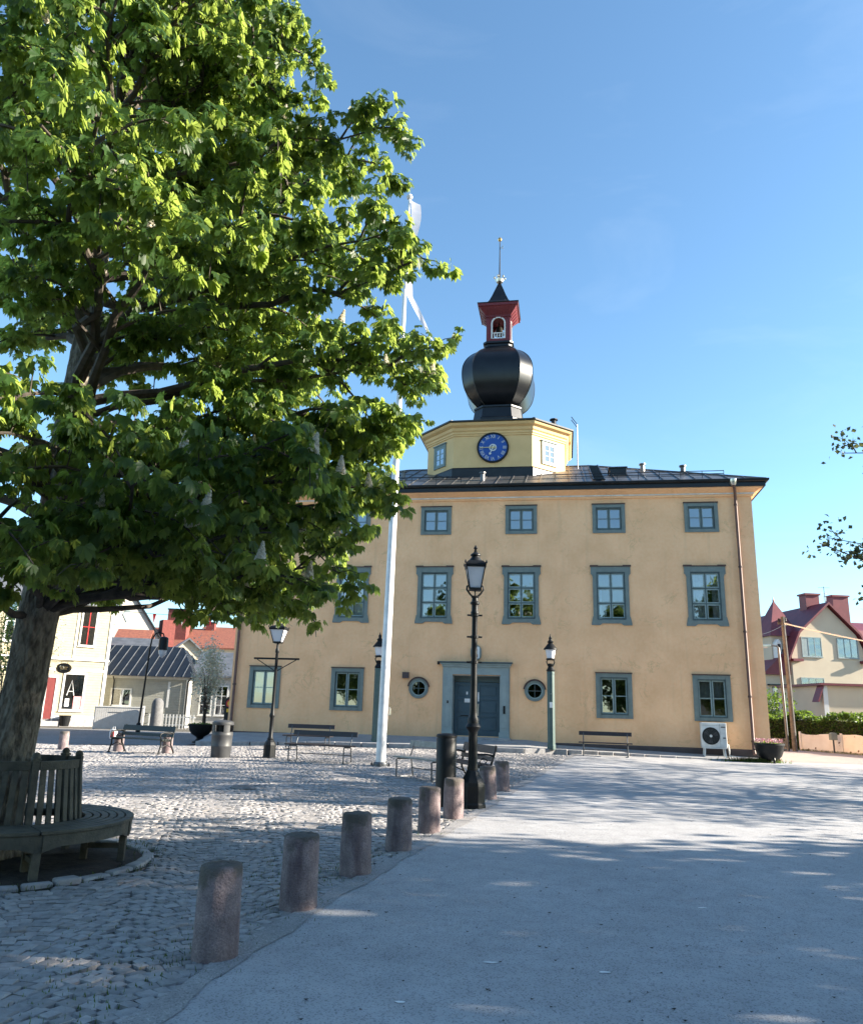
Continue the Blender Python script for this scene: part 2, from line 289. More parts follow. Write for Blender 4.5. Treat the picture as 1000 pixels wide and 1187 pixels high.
class MB:
    def __init__(s): s.v = []; s.f = []
    def add(s, vs_, fs):
        o = len(s.v); s.v += [tuple(p) for p in vs_]; s.f += [tuple(i+o for i in f) for f in fs]; return s
    def box(s, x0, x1, y0, y1, z0, z1, rz=0, c=(0, 0)):
        p = [(x, y, z) for z in (z0, z1) for x, y in ((x0, y0), (x1, y0), (x1, y1), (x0, y1))]
        if rz:
            a, b = math.cos(rz), math.sin(rz); p = [(c[0]+(x-c[0])*a-(y-c[1])*b, c[1]+(x-c[0])*b+(y-c[1])*a, z) for x, y, z in p]
        return s.add(p, [(3, 2, 1, 0), (4, 5, 6, 7), (0, 1, 5, 4), (1, 2, 6, 5), (2, 3, 7, 6), (3, 0, 4, 7)])
    def prism(s, poly, d0, d1, ax='y'):
        f = {'y': lambda a, b, d: (a, d, b), 'z': lambda a, b, d: (a, b, d), 'x': lambda a, b, d: (d, a, b)}[ax]
        n = len(poly); p = [f(a, b, d0) for a, b in poly] + [f(a, b, d1) for a, b in poly]
        fs = [tuple(range(n))[::-1], tuple(range(n, 2*n))] + [(i, (i+1) % n, n+(i+1) % n, n+i) for i in range(n)]
        return s.add(p, fs)
    def lathe(s, prof, n=24, c=(0, 0), a0=0, caps=True):
        p = []
        for r, z in prof:
            for i in range(n):
                a = a0 + 2*math.pi*i/n; p.append((c[0]+r*math.cos(a), c[1]+r*math.sin(a), z))
        k = len(prof); fs = []
        for j in range(k-1):
            for i in range(n):
                i2 = (i+1) % n; fs.append((j*n+i, j*n+i2, (j+1)*n+i2, (j+1)*n+i))
        if caps: fs += [tuple(range(n))[::-1], tuple((k-1)*n+i for i in range(n))]
        return s.add(p, fs)
    def disc_y(s, cx, cz, r0, r1, y0, y1, n=40):
        """ring (r0 inner, 0 for solid) in the xz plane extruded from y0 (front) to y1"""
        A = [2*math.pi*i/n for i in range(n)]
        if r0 <= 0: return s.prism([(cx+r1*math.cos(a), cz+r1*math.sin(a)) for a in A], y0, y1)
        p = []
        for r, y in ((r0, y0), (r1, y0), (r1, y1), (r0, y1)): p += [(cx+r*math.cos(a), y, cz+r*math.sin(a)) for a in A]
        fs = []
        for k in range(4):
            for i in range(n): fs.append((k*n+i, k*n+(i+1) % n, ((k+1) % 4)*n+(i+1) % n, ((k+1) % 4)*n+i))
        return s.add(p, fs)
    def tube(s, pts, r, n=8, cap=True):
        pts = [Vector(p) for p in pts]; rr = r if isinstance(r, (list, tuple)) else [r]*len(pts)
        o = len(s.v); prev = None
        for i, p in enumerate(pts):
            t = (pts[min(i+1, len(pts)-1)] - pts[max(i-1, 0)]).normalized()
            if prev is None:
                u = t.orthogonal().normalized()
            else:
                u = prev - t*prev.dot(t); u = u.normalized() if u.length > 1e-6 else t.orthogonal().normalized()
            prev = u; w = t.cross(u)
            for k in range(n):
                a = 2*math.pi*k/n; s.v.append(tuple(p + (u*math.cos(a)+w*math.sin(a))*rr[i]))
        for i in range(len(pts)-1):
            for k in range(n):
                k2 = (k+1) % n; s.f.append((o+i*n+k, o+i*n+k2, o+(i+1)*n+k2, o+(i+1)*n+k))
        if cap: s.f += [tuple(o+k for k in range(n))[::-1], tuple(o+(len(pts)-1)*n+k for k in range(n))]
        return s
    def sweep(s, poly, prof, closed=False, cap=False):
        """sweep profile [(offset outwards, z)] round a convex ccw polygon with mitred corners"""
        n = len(poly); P = [Vector(p) for p in poly]; dirs = []
        for i in range(n):
            a = (P[i]-P[i-1]).normalized(); b = (P[(i+1) % n]-P[i]).normalized()
            na = Vector((a.y, -a.x)); nb = Vector((b.y, -b.x)); mm = (na+nb); dirs.append(mm/ (1+na.dot(nb)))
        o = len(s.v)
        for off, z in prof:
            for i in range(n): q = P[i]+dirs[i]*off; s.v.append((q.x, q.y, z))
        k = len(prof)
        for j in range(k if closed else k-1):
            for i in range(n):
                i2 = (i+1) % n; j2 = (j+1) % k; s.f.append((o+j*n+i, o+j*n+i2, o+j2*n+i2, o+j2*n+i))
        if cap: s.f.append(tuple(o+(k-1)*n+i for i in range(n)))
        return s
    def mesh(s, name, mt, smooth=False):
        me = bpy.data.meshes.new(name); me.from_pydata(s.v, [], s.f)
        bm = bmesh.new(); bm.from_mesh(me); bmesh.ops.recalc_face_normals(bm, faces=bm.faces); bm.to_mesh(me); bm.free()
        me.materials.append(mt)
        if smooth:
            me.polygons.foreach_set('use_smooth', [True]*len(me.polygons)); me.set_sharp_from_angle(angle=R_(40))
        return me
    def build(s, name, mt, parent=None, loc=None, rz=0, smooth=False, bevel=0, seg=2):
        o = bpy.data.objects.new(name, s.mesh(name, mt, smooth)); COL.objects.link(o)
        if parent: o.parent = parent
        if loc: o.location = loc
        if rz: o.rotation_euler.z = rz
        if bevel:
            b = o.modifiers.new('bevel', 'BEVEL'); b.width = bevel; b.segments = seg; b.limit_method = 'ANGLE'; b.angle_limit = R_(40)
        return o

def fast_mesh(name, V, F, mt, smooth=False):
    """V (n,3) array, F (m,4) quads"""
    me = bpy.data.meshes.new(name); V = np.asarray(V, np.float32); F = np.asarray(F, np.int32)
    me.vertices.add(len(V)); me.vertices.foreach_set('co', V.ravel())
    k = F.shape[1]
    me.loops.add(F.size); me.loops.foreach_set('vertex_index', F.ravel())
    me.polygons.add(len(F)); me.polygons.foreach_set('loop_start', np.arange(0, F.size, k, dtype=np.int32))
    me.polygons.foreach_set('loop_total', np.full(len(F), k, np.int32))
    me.update(calc_edges=True); me.validate(); me.materials.append(mt)
    if smooth: me.polygons.foreach_set('use_smooth', [True]*len(me.polygons))
    return me
def obj(name, me, parent=None, loc=None, rz=0, sc=None):
    o = bpy.data.objects.new(name, me); COL.objects.link(o)
    if parent: o.parent = parent
    if loc: o.location = loc
    if rz: o.rotation_euler.z = rz
    if sc: o.scale = (sc, sc, sc)
    return o
def tag(o, label, cat, group=None):
    o['label'] = label; o['category'] = cat
    if group: o['group'] = group
    return o
def thing(name, label, cat, loc=(0, 0, 0), rz=0, group=None):
    o = bpy.data.objects.new(name, None); COL.objects.link(o); o.location = loc; o.rotation_euler.z = rz
    o.empty_display_size = .2
    return tag(o, label, cat, group)
def struct(o): o['kind'] = 'structure'; return o
def stuff(o): o['kind'] = 'stuff'; return o
KIDS = {}
def dup(o, parent=None, loc=None, rz=None, label=None, group=None, sc=None):
    c = o.copy(); COL.objects.link(c)
    if parent is not None: c.parent = parent
    if loc is not None: c.location = loc
    if rz is not None: c.rotation_euler.z = rz
    if sc is not None: c.scale = (sc, sc, sc)
    if label: c['label'] = label
    if group: c['group'] = group
    for ch in list(o.children): dup(ch, c)
    return c
def text_mesh(txt, size, mt, depth=.006, name='lettering'):
    cu = bpy.data.curves.new(name, 'FONT'); cu.body = txt; cu.size = size; cu.extrude = depth; cu.align_x = 'CENTER'; cu.align_y = 'CENTER'; cu.resolution_u = 2
    t = bpy.data.objects.new(name, cu); COL.objects.link(t); bpy.context.view_layer.update()
    me = bpy.data.meshes.new_from_object(t.evaluated_get(bpy.context.evaluated_depsgraph_get()))
    COL.objects.unlink(t); bpy.data.objects.remove(t); bpy.data.curves.remove(cu)
    me.name = name; me.materials.clear(); me.materials.append(mt); return me

# ------------------------------------------------------------------ ground, square, road
EDGE = [(-40, -6.5), (-10, -3.0), (-2, -2.25), (2, -1.8), (4.78, -1.43), (5.98, -1.2), (7.55, -.79), (11.91, .51), (17.4, 2.03), (22.5, 3.55), (28.0, 5.24), (29.5, 5.7)]
def edge(y):
    for (a, xa), (b, xb) in zip(EDGE, EDGE[1:]):
        if y <= b: return xa + (xb-xa)*(y-a)/(b-a)
    return EDGE[-1][1]
def sheet(name, xs, ys, mt, dz, inside=None, xfun=None):
    nx, ny = len(xs), len(ys); V = []; F = []
    for y in ys:
        for x in xs:
            X = xfun(x, y) if xfun else x; V.append((X, y, G(X, y)+dz))
    for j in range(ny-1):
        for i in range(nx-1): F.append((j*nx+i, j*nx+i+1, (j+1)*nx+i+1, (j+1)*nx+i))
    return struct(obj(name, fast_mesh(name, V, F, mt)))
far = [-900, -300, -120, -60]
xs = far + list(np.arange(-50, 51, 2.5)) + [60, 120, 300, 900]
ys = [-900, -300, -100, -60] + list(np.arange(-45, 101, 2.5)) + [130, 200, 400, 900]
sheet('ground', xs, ys, M['sand'], -.035)
# asphalt road: everything right of the sett edge
sheet('road', list(np.linspace(0, 1, 30)), list(np.arange(-40, 29.01, 1.0)), M['asphalt'], 0, xfun=lambda t, y: edge(y) - .13 + (45.13-edge(y))*t**1.6)
# gravelly strip along its edge
def strip_x(t, y): return edge(y) - .18 + .20*t + (.022*math.sin(y*3.1)+.016*math.sin(y*7.7+1)) * (1 if t > .5 else -.6) + .010*math.sin(y*19.3)
sheet('road_edge_strip', [0, .5, 1], list(np.arange(-10, 29, .12)), M['gravel'], .006, xfun=strip_x)
# side street on the far left, and the alley on the right
sheet('street', list(np.linspace(-70, -9.2, 20)), list(np.arange(30.7, 47, 1.0)), M['asphalt_dark'], 0)
def alley_x(t, y): return 12.9 + (y-28.9)*.42 + t*(9 - (y-28.9)*.30)
sheet('alley', list(np.linspace(0, 1, 12)), list(np.arange(28.9, 52, 1.0)), M['alley'], .005, xfun=alley_x)
# a building's shadow on the road, painted as a darker asphalt sheet
struct(MB().prism([(9.2, 16.2), (15.5, 13.2), (20, 13.0), (20, 19.0), (10.4, 17.6)], -.02, .002, 'z').build('road_patch', M['asphalt_patch'], loc=(0, 0, G(12, 16)+.004)))

# facade frame: town hall local x along the facade, local y inwards
TH_YAW = -.1744
TH_O = Vector((0, 31.377, 0))
def th(u, n, z=0):
    c, s_ = math.cos(TH_YAW), math.sin(TH_YAW); y = -n
    return Vector((TH_O.x + u*c - y*s_, TH_O.y + u*s_ + y*c, z))

# raised pavement in front of the door with a granite kerb
def pavement():
    P = [(-8.6, 2.15), (-3, 2.2), (1, 2.15), (4.0, 2.1), (5.1, 1.55)]
    mb = MB(); kb = MB(); n = len(P)
    ztop = []
    for (u, d) in P:
        w = th(u, d); ztop.append(G(w.x, w.y)+.15)
    for i in range(n-1):
        (u0, d0), (u1, d1) = P[i], P[i+1]
        a, b = th(u0, d0-.24, ztop[i]), th(u1, d1-.24, ztop[i+1]); c, d = th(u1, .0, .70 if u1 < 4.5 else .6), th(u0, 0., .6 if u0 < -5 else .70)
        k = 8; V = []; F = []
        for r in range(3):
            for q in range(k+1):
                p = a.lerp(b, q/k).lerp(d.lerp(c, q/k), r/2); V.append(p)
        for r in range(2):
            for q in range(k): F.append((r*(k+1)+q, r*(k+1)+q+1, (r+1)*(k+1)+q+1, (r+1)*(k+1)+q))
        mb.add(V, F)
        L = (th(u1, d1)-th(u0, d0)).length; m_ = max(1, round(L/1.1))
        for q in range(m_):
            t0, t1 = q/m_+.004, (q+1)/m_-.004
            f0, f1 = th(u0+(u1-u0)*t0, d0+(d1-d0)*t0), th(u0+(u1-u0)*t1, d0+(d1-d0)*t1)
            b0, b1 = th(u0+(u1-u0)*t0, d0+(d1-d0)*t0-.235), th(u0+(u1-u0)*t1, d0+(d1-d0)*t1-.235)
            z0 = ztop[i]+(ztop[i+1]-ztop[i])*t0+.006; z1 = ztop[i]+(ztop[i+1]-ztop[i])*t1+.006
            V = [(*p.xy, z-.4) for p, z in ((f0, z0), (f1, z1), (b1, z1), (b0, z0))] + [(*p.xy, z) for p, z in ((f0, z0), (f1, z1), (b1, z1), (b0, z0))]
            kb.add(V, [(3, 2, 1, 0), (4, 5, 6, 7), (0, 1, 5, 4), (1, 2, 6, 5), (2, 3, 7, 6), (3, 0, 4, 7)])
    # right end return
    e0, e1 = th(5.1, 1.31, ztop[-1]), th(5.1, 0, .6)
    struct(mb.build('pavement', M['paving']))
    struct(kb.build('pavement_kerb', M['granite'], bevel=.02))
    # low line of rough stones running on to the right, sinking into the road
    rs = MB(); rng = random.Random(5)
    for i in range(11):
        u = 5.25 + i*.55; w = th(u, 1.45-.06*i); h = .15 - .012*i
        rs.box(w.x-.26, w.x+.26, w.y-.11, w.y+.11, G(w.x, w.y)-.1, G(w.x, w.y)+max(.03, h), TH_YAW-.03, (w.x, w.y))
    struct(rs.build('pavement_edging', M['granite'], bevel=.025))
    gp = MB()
    a, b, c, d = th(5.1, 1.4, G(*th(5.1, 1.4).xy)+.10), th(11.3, .9, G(*th(11.3, .9).xy)+.02), th(12.8, 0, .36), th(5.1, 0, .56)
    gp.add([a, b, c, d], [(0, 1, 2, 3)]); struct(gp.build('pavement_apron', M['paving']))
pavement()

def setts():
    rng = np.random.default_rng(3); near = [[], []]
    st = []
    Wd = 1.35; pitch = .118; A = .42
    th_dir = R_(14)                                   # rows drift a little against the road
    ca, sa = math.cos(th_dir), math.sin(th_dir)
    for k in range(-26, 16):
        for r in range(-60, 330):
            x = 0.; 
            t = -.5
            while t < .5:
                w = .105 + rng.uniform(-.018, .03); tw = w/Wd/1.12
                tc = t + tw/2
                if tc > .5: break
                lx = (k+tc)*Wd; ly = r*pitch + A*(1-(2*tc)**2)
                slope = -A*8*tc/Wd
                X = lx*ca - ly*sa; Y = lx*sa + ly*ca
                st.append((X, Y, w*.5, math.atan(slope)+th_dir)); t += tw
    st = np.array(st)
    X, Y = st[:, 0], st[:, 1]
    ex = np.interp(Y, [e[0] for e in EDGE], [e[1] for e in EDGE])
    # limits: road edge, pavement, tree pit, the field the square occupies
    cT, sT = math.cos(TH_YAW), math.sin(TH_YAW)
    du, dn = (X-TH_O.x)*cT + (Y-TH_O.y)*sT, -(-(X-TH_O.x)*sT + (Y-TH_O.y)*cT)
    ok = (X < ex-.14) & (Y > 2.2) & (Y < 31.2) & (X > -.7*Y-3.2) & (np.hypot(X+4.4, Y-8.85) > 1.5)
    ok &= ~((du > -8.8) & (dn < 2.25)); ok &= ~((X < -9) & (Y > 30.6)) 
    ok &= (dn > -.5) | (X < -8)
    st = st[ok]; n = len(st); X, Y, hw, rot = st.T
    g = np.array([G(a, b) for a, b in zip(X, Y)])
    hl = .0535 + rng.uniform(-.005, .005, n); hw = hw - .004
    rot = rot + rng.normal(0, .09, n); dz = rng.normal(0, .004, n) + .012*np.sin(X*1.3+Y*.7)*np.sin(Y*.9)
    cx = np.array([-1, 1, 1, -1]); cy = np.array([-1, -1, 1, 1])
    rings = []
    for k, z in ((1.0, -.05), (.985, -.009), (.92, -.001), (.5, .002)):
        jx = cx[None]*hw[:, None]*k*(1+rng.normal(0, .07, (n, 4))*(1 if k > .5 else .3)); jy = cy[None]*hl[:, None]*k*(1+rng.normal(0, .06, (n, 4))*(1 if k > .5 else .3))
        px = X[:, None] + jx*np.cos(rot)[:, None] - jy*np.sin(rot)[:, None]
        py = Y[:, None] + jx*np.sin(rot)[:, None] + jy*np.cos(rot)[:, None]
        tilt = rng.normal(0, .022, (n, 2))
        if not rings: tl = tilt
        pz = (g+dz+z)[:, None] + jx*tl[:, :1] + jy*tl[:, 1:]
        rings.append(np.stack([px, py, pz], -1))
    V = np.stack(rings, 1).reshape(n, 16, 3)
    f = []
    for r in range(3):
        for i in range(4): f.append((r*4+i, r*4+(i+1) % 4, (r+1)*4+(i+1) % 4, (r+1)*4+i))
    f.append((12, 13, 14, 15)); f = np.array(f)
    F = (f[None] + (np.arange(n)*16)[:, None, None]).reshape(-1, 4)
    o = obj('cobbled_square', fast_mesh('cobbled_square', V.reshape(-1, 3), F, M['cobble'], True)); struct(o)
    o.data.set_sharp_from_angle(angle=R_(50))
    print('setts', n)
setts()

# ------------------------------------------------------------------ town hall
TH = thing('town_hall', 'ochre plastered town hall with black onion dome and clock tower', 'town hall', TH_O, TH_YAW)
XL, XR, DEP = -8.3, 12.87, 12.0
CU = [-6.823, -3.278, .217, 3.782, 7.320, 10.917]
ROWS = {'T': (8.854, 10.053), 'M': (5.136, 7.473), 'L': (1.598, 3.286)}
OPN = {'T': (.52, .13, .13), 'M': (.556, .215, .215), 'L': (.53, .13, .15)}
DOOR = (1.06, 2.95, .78, 3.10)
opens = []
for r, cols in (('T', range(6)), ('M', range(6)), ('L', (0, 1, 4, 5))):
    for c in cols:
        z0, z1 = ROWS[r]; h, a, b = OPN[r]; opens.append((CU[c]-h, CU[c]+h, z0+a, z1-b, .12))
opens.append((*DOOR, .42))
def facade_wall():
    mb = MB()
    xs_ = sorted({XL, XR, *[o[0] for o in opens], *[o[1] for o in opens]}); zs_ = sorted({-.3, 10.6, *[o[2] for o in opens], *[o[3] for o in opens]})
    for i in range(len(xs_)-1):
        for j in range(len(zs_)-1):
            cx, cz = (xs_[i]+xs_[i+1])/2, (zs_[j]+zs_[j+1])/2
            if any(o[0] < cx < o[1] and o[2] < cz < o[3] for o in opens): continue
            x0, x1, z0, z1 = xs_[i], xs_[i+1], zs_[j], zs_[j+1]
            mb.add([(x0, 0, z0), (x1, 0, z0), (x1, 0, z1), (x0, 0, z1)], [(0, 1, 2, 3)])
    for x0, x1, z0, z1, d in opens:
        mb.add([(x0, 0, z0), (x0, d, z0), (x0, d, z1), (x0, 0, z1)], [(0, 1, 2, 3)]); mb.add([(x1, 0, z0), (x1, d, z0), (x1, d, z1), (x1, 0, z1)], [(3, 2, 1, 0)])
        mb.add([(x0, 0, z1), (x1, 0, z1), (x1, d, z1), (x0, d, z1)], [(3, 2, 1, 0)]); mb.add([(x0, 0, z0), (x1, 0, z0), (x1, d, z0), (x0, d, z0)], [(0, 1, 2, 3)])
    mb.add([(XR, 0, -.3), (XR, DEP, -.3), (XR, DEP, 10.6), (XR, 0, 10.6), (XL, 0, -.3), (XL, DEP, -.3), (XL, DEP, 10.6), (XL, 0, 10.6)],
           [(0, 1, 2, 3), (7, 6, 5, 4), (1, 5, 6, 2), (3, 2, 6, 7), (0, 4, 5, 1)])
    me = bpy.data.meshes.new('wall'); me.from_pydata(mb.v, [], mb.f)
    bm = bmesh.new(); bm.from_mesh(me); bmesh.ops.remove_doubles(bm, verts=bm.verts, dist=1e-4); bm.to_mesh(me); bm.free()
    me.materials.append(M['stucco']); return obj('wall', me, TH)
facade_wall()
# floors inside keep the rooms dark and separate
MB().box(XL+.05, XR-.05, .6, 6, 4.35, 4.5).box(XL+.05, XR-.05, .6, 6, 8.2, 8.35).build('floor_slab', M['plinth'], TH)
pl = MB(); rect = [(XL, 0), (XR, 0), (XR, DEP), (XL, DEP)]
pl.sweep([(XL, 0), (.58, 0), (.58, .02), (XL, .02)], [(.0, -.3), (.035, -.3), (.035, .62), (.0, .66)])
pl.sweep([(3.42, 0), (XR, 0), (XR, DEP), (3.42, DEP)], [(0, -.3), (.035, -.3), (.035, .60), (0, .64)])
pl.build('plinth', M['plinth'], TH)
# cornice under the eaves
MB().sweep(rect, [(0, 10.30), (.05, 10.30), (.07, 10.36), (.07, 10.385)]).sweep(rect, [(.10, 10.435), (.16, 10.46), (.36, 10.56), (.40, 10.62), (.40, 10.66), (0, 10.66)]).build('cornice', M['stucco'], TH)
MB().sweep(rect, [(0, 10.385), (.11, 10.385), (.11, 10.435), (0, 10.435)]).build('cornice_fillet', M['white_line'], TH)
MB().sweep(rect, [(.37, 10.60), (.46, 10.60), (.46, 10.80), (.37, 10.86)]).build('fascia', M['black_roof'], TH)
MB().sweep(rect, [(.46, 10.78), (.52, 10.77), (.575, 10.80), (.59, 10.87), (.57, 10.89), (.555, 10.86), (.52, 10.82), (.46, 10.83)], True).build('gutter', M['black_roof'], TH)
# roof: hipped, standing seams
EX0, EX1, EY0, EY1, EZ, RZ = XL-.5, XR+.5, -.5, DEP+.5, 10.86, 13.66
RY = DEP/2; HD = RY-EY0; RX0, RX1 = EX0+HD, EX1-HD
def roof():
    mb = MB()
    v = [(EX0, EY0, EZ), (EX1, EY0, EZ), (EX1, EY1, EZ), (EX0, EY1, EZ), (RX0, RY, RZ), (RX1, RY, RZ)]
    mb.add(v, [(0, 1, 5, 4), (1, 2, 5), (2, 3, 4, 5), (3, 0, 4)])
    k = (RZ-EZ)/HD
    x = EX0+.35
    while x < EX1:
        t = min(HD, x-EX0, EX1-x)
        if t > .15: mb.tube([(x, EY0+.02, EZ+.022), (x, EY0+t, EZ+k*t+.022)], .026, 4)
        x += .62
    for y0, xe, sgn in ((0, EX1, -1), (0, EX0, 1)):
        y = EY0+.4
        while y < EY1:
            t = min(HD, y-EY0, EY1-y)
            if t > .2: mb.tube([(xe+sgn*.02, y, EZ+.022), (xe+sgn*t, y, EZ+k*t+.022)], .026, 4)
            y += .62
    for t in (1.55, 3.1, 4.65):
        mb.tube([(EX0+t, EY0+t, EZ+k*t+.012), (EX1-t, EY0+t, EZ+k*t+.012)], .014, 4)
    for a, b in ((v[0], v[4]), (v[1], v[5]), (v[4], v[5]), (v[2], v[5]), (v[3], v[4])): mb.tube([a, b], .06, 6)
    mb.build('roof', M['roof'], TH)
    rz = lambda y: EZ + k*(y-EY0)
    # snow rail, hatches, vents, roof ladder
    sr_ = MB()
    for a, b in ((EX0+1.3, 1.2), (5.2, EX1-1.4)):
        for dz in (.16, .28): sr_.tube([(a, .35, rz(.35)+dz), (b, .35, rz(.35)+dz)], .016, 6)
        x = a
        while x <= b+.01: sr_.tube([(x, .35, rz(.35)), (x, .35, rz(.35)+.3)], .014, 4); x += (b-a)/8
    sr_.build('snow_rail', M['black_roof'], TH)
    for x, y, w, d, h in ((7.9, 2.3, .36, .4, .16),):
        hb = MB().box(x-w, x+w, y-d, y+d, rz(y)-.3, rz(y)+h).build('roof_hatch', M['black_roof'], TH, bevel=.02)
        MB().box(x-w-.04, x+w+.04, y-d-.05, y+d+.04, rz(y)+h+.003, rz(y)+h+.05).build('hatch_lid', M['roof'], hb)
    for x, y, h in ((2.05, 1.0, .3), (9.1, 3.4, .26), (10.7, 2.4, .24), (-1.9, 2.8, .25)):
        MB().lathe([(.10, rz(y)-.1), (.10, rz(y)+h), (.15, rz(y)+h+.01), (.15, rz(y)+h+.07), (.02, rz(y)+h+.1)], 12, (x, y)).build('roof_vent', M['roof'], TH)
    ld_ = MB()
    for x in (6.75, 7.2): ld_.tube([(x, -.3, rz(-.3)+.1), (x, 5.6, rz(5.6)+.1)], .03, 4)
    for i in range(16): y = -.2+i*.36; ld_.box(6.75, 7.2, y, y+.16, rz(y)+.09, rz(y)+.13)
    ld_.build('roof_ladder', M['black_roof'], TH)
roof()
# downpipes with offsets at the top
for x in (XL+.2, 12.24):
    s_ = -1 if x > 0 else 1
    dp = MB().tube([(x-.12, -.50, 10.82), (x-.12, -.50, 10.62), (x-.06, -.40, 10.5), (x, -.13, 10.25), (x, -.11, 10.0), (x, -.11, .62), (x, -.2, .48)], .058, 12).build('downpipe', M['pipe'], TH, smooth=True)
    for z in (9.9, 7.4, 4.9, 2.5, .9):
        MB().lathe([(.07, z), (.075, z+.01), (.075, z+.06), (.07, z+.07)], 12, (x, -.11)).box(x-.015, x+.015, -.06, .0, z+.02, z+.05).build('pipe_bracket', M['coping'], dp)
    MB().lathe([(.09, 10.62), (.13, 10.7), (.15, 10.84), (.15, 10.87)], 12, (x-.12, -.50)).build('rainwater_head', M['silver'], dp, smooth=True)

# windows
def grid_sash(mb, h, z0, z1, nx, nz, bar, y0, y1, outer=.05):
    mb.box(-h, -h+outer, y0, y1, z0, z1).box(h-outer, h, y0, y1, z0, z1).box(-h+outer, h-outer, y0, y1, z0, z0+outer).box(-h+outer, h-outer, y0, y1, z1-outer, z1)
    return mb
def make_window(r):
    z0, z1 = ROWS[r]; H = (z1-z0)/2; h, a, b = OPN[r]; i0, i1 = -H+a, H-b
    mb = MB(); y0, y1 = -.055, 0
    if r == 'M':
        for s_ in (-1, 1):
            P = [(.773, H), (h, H), (h, -H+.0), (.775, -H), (.775, -H+.07), (.725, -H+.32), (.70, -H+.36), (.70, H-.42), (.735, H-.32), (.773, H-.30)]
            mb.prism([(s_*x, z) for x, z in P], y0, y1)
        mb.prism([(-h, i1), (h, i1), (h, H), (-h, H)], y0, y1)
        mb.prism([(-h, -H), (-h+.1, -H), (-h+.2, -H+.07), (h-.2, -H+.07), (h-.1, -H), (h, -H), (h, i0), (-h, i0)], y0, y1)
        ow = .773
    else:
        ow = {'T': .647, 'L': .681}[r]
        mb.box(-ow, -h, y0, y1, -H, H).box(h, ow, y0, y1, -H, H).box(-h, h, y0, y1, i1, H).box(-h, h, y0, y1, -H, i0)
        mb.box(-h-.005, -h+.02, y0-.012, y0, -H+.05, H-.05).box(h-.02, h+.005, y0-.012, y0, -H+.05, H-.05)
    w = mb.build('window', M['trim'], TH)
    # inner moulding, copings
    MB().box(-h, -h+.045, -.035, .04, i0, i1).box(h-.045, h, -.035, .04, i0, i1).box(-h+.045, h-.045, -.035, .04, i1-.045, i1).box(-h+.045, h-.045, -.035, .04, i0, i0+.05).build('frame', M['sash'], w)
    cb = MB()
    if r == 'M': cb.box(-.80, -.48, -.10, 0, H, H+.055).box(.48, .80, -.10, 0, H, H+.055).box(-.477, .477, -.095, 0, H, H+.028)
    else: cb.box(-ow-.02, ow+.02, -.095, 0, H, H+.035)
    cb.build('coping', M['coping'], w)
    ca = MB(); gh = h-.045; e = .042; nz = 3 if r == 'M' else 2
    zz0, zz1 = i0+.05, i1-.045
    zs_ = [zz0+(zz1-zz0)*k/nz for k in range(nz+1)]
    for s_ in (-1, 1):
        x0, x1 = (.018, gh-.004) if s_ > 0 else (-gh+.004, -.018)
        if r == 'M':
            for k in range(3):
                p, q = zs_[k]+.022, zs_[k+1]-.022
                ca.box(x0, x0+e, .02, .06, p, q).box(x1-e, x1, .02, .06, p, q).box(x0+e, x1-e, .02, .06, p, p+e).box(x0+e, x1-e, .02, .06, q-e, q)
        else:
            p, q = zz0, zz1
            ca.box(x0, x0+e, .02, .06, p, q).box(x1-e, x1, .02, .06, p, q).box(x0+e, x1-e, .02, .06, p, p+e).box(x0+e, x1-e, .02, .06, q-e, q)
            zm = (p+q)/2; ca.box(x0+e, x1-e, .025, .055, zm-.016, zm+.016)
    ca.build('casement', M['trim'] if r == 'T' else M['casement'], w)
    mu = MB().box(-.018, .018, .01, .065, zz0, zz1)
    if r == 'M':
        for k in (1, 2): mu.box(-gh, -.018, .01, .065, zs_[k]-.022, zs_[k]+.022).box(.018, gh, .01, .065, zs_[k]-.022, zs_[k]+.022)
    mu.build('mullion', M['sash'], w)
    MB().add([(-gh, .045, zz0), (gh, .045, zz0), (gh, .045, zz1), (-gh, .045, zz1)], [(0, 1, 2, 3)]).build('pane', M['glass'], w)
    return w, (z0+z1)/2, zs_, gh
WIN = {}
for r, cols in (('T', range(6)), ('M', range(6)), ('L', (0, 1, 4, 5))):
    proto, zc, zs_, gh = make_window(r)
    for i, c in enumerate(cols):
        w = proto if i == 0 else None
        if w is None:
            w = proto.copy(); COL.objects.link(w)
            for ch in proto.children:
                if ch.name.split('.')[0] in ('curtain', 'blind'): continue
                k = ch.copy(); COL.objects.link(k); k.parent = w
        w.location = (CU[c], 0, zc); WIN[r, c] = (w, zs_, gh)
def curtain(key, x0, x1, za, zb, m_, nm='curtain', y=.16):
    w, zs_, gh = WIN[key]; mb = MB(); n = 14
    V = []
    for i in range(n+1):
        x = x0+(x1-x0)*i/n; V += [(x*gh, y+.02*math.sin(i*1.9), za), (x*gh, y+.02*math.sin(i*1.9), zb)]
    mb.add(V, [(2*i, 2*i+2, 2*i+3, 2*i+1) for i in range(n)]).build(nm, m_, w)
zs_ = WIN['M', 1][1]
curtain(('M', 1), -.98, .98, zs_[1], zs_[2]+.1, M['orange_blind'], 'blind', .1); curtain(('M', 1), -.98, .98, zs_[0], zs_[1]-.03, M['paper'], 'blind', .1)  # orange and white house reflection put into coloured sheets inside the panes
curtain(('M', 5), -.98, -.05, zs_[0], zs_[3], M['paper'], y=.3); curtain(('M', 5), .55, .98, zs_[0], zs_[3], M['paper'], y=.3)
curtain(('M', 0), -.98, -.6, zs_[0], zs_[3], M['paper'])
zl = WIN['L', 5][1]
curtain(('L', 5), -.98, .98, zl[1]-.05, zl[2], M['paper'], y=.3); curtain(('L', 0), -.9, .2, zl[1]-.2, zl[2], M['paper'], y=.35)
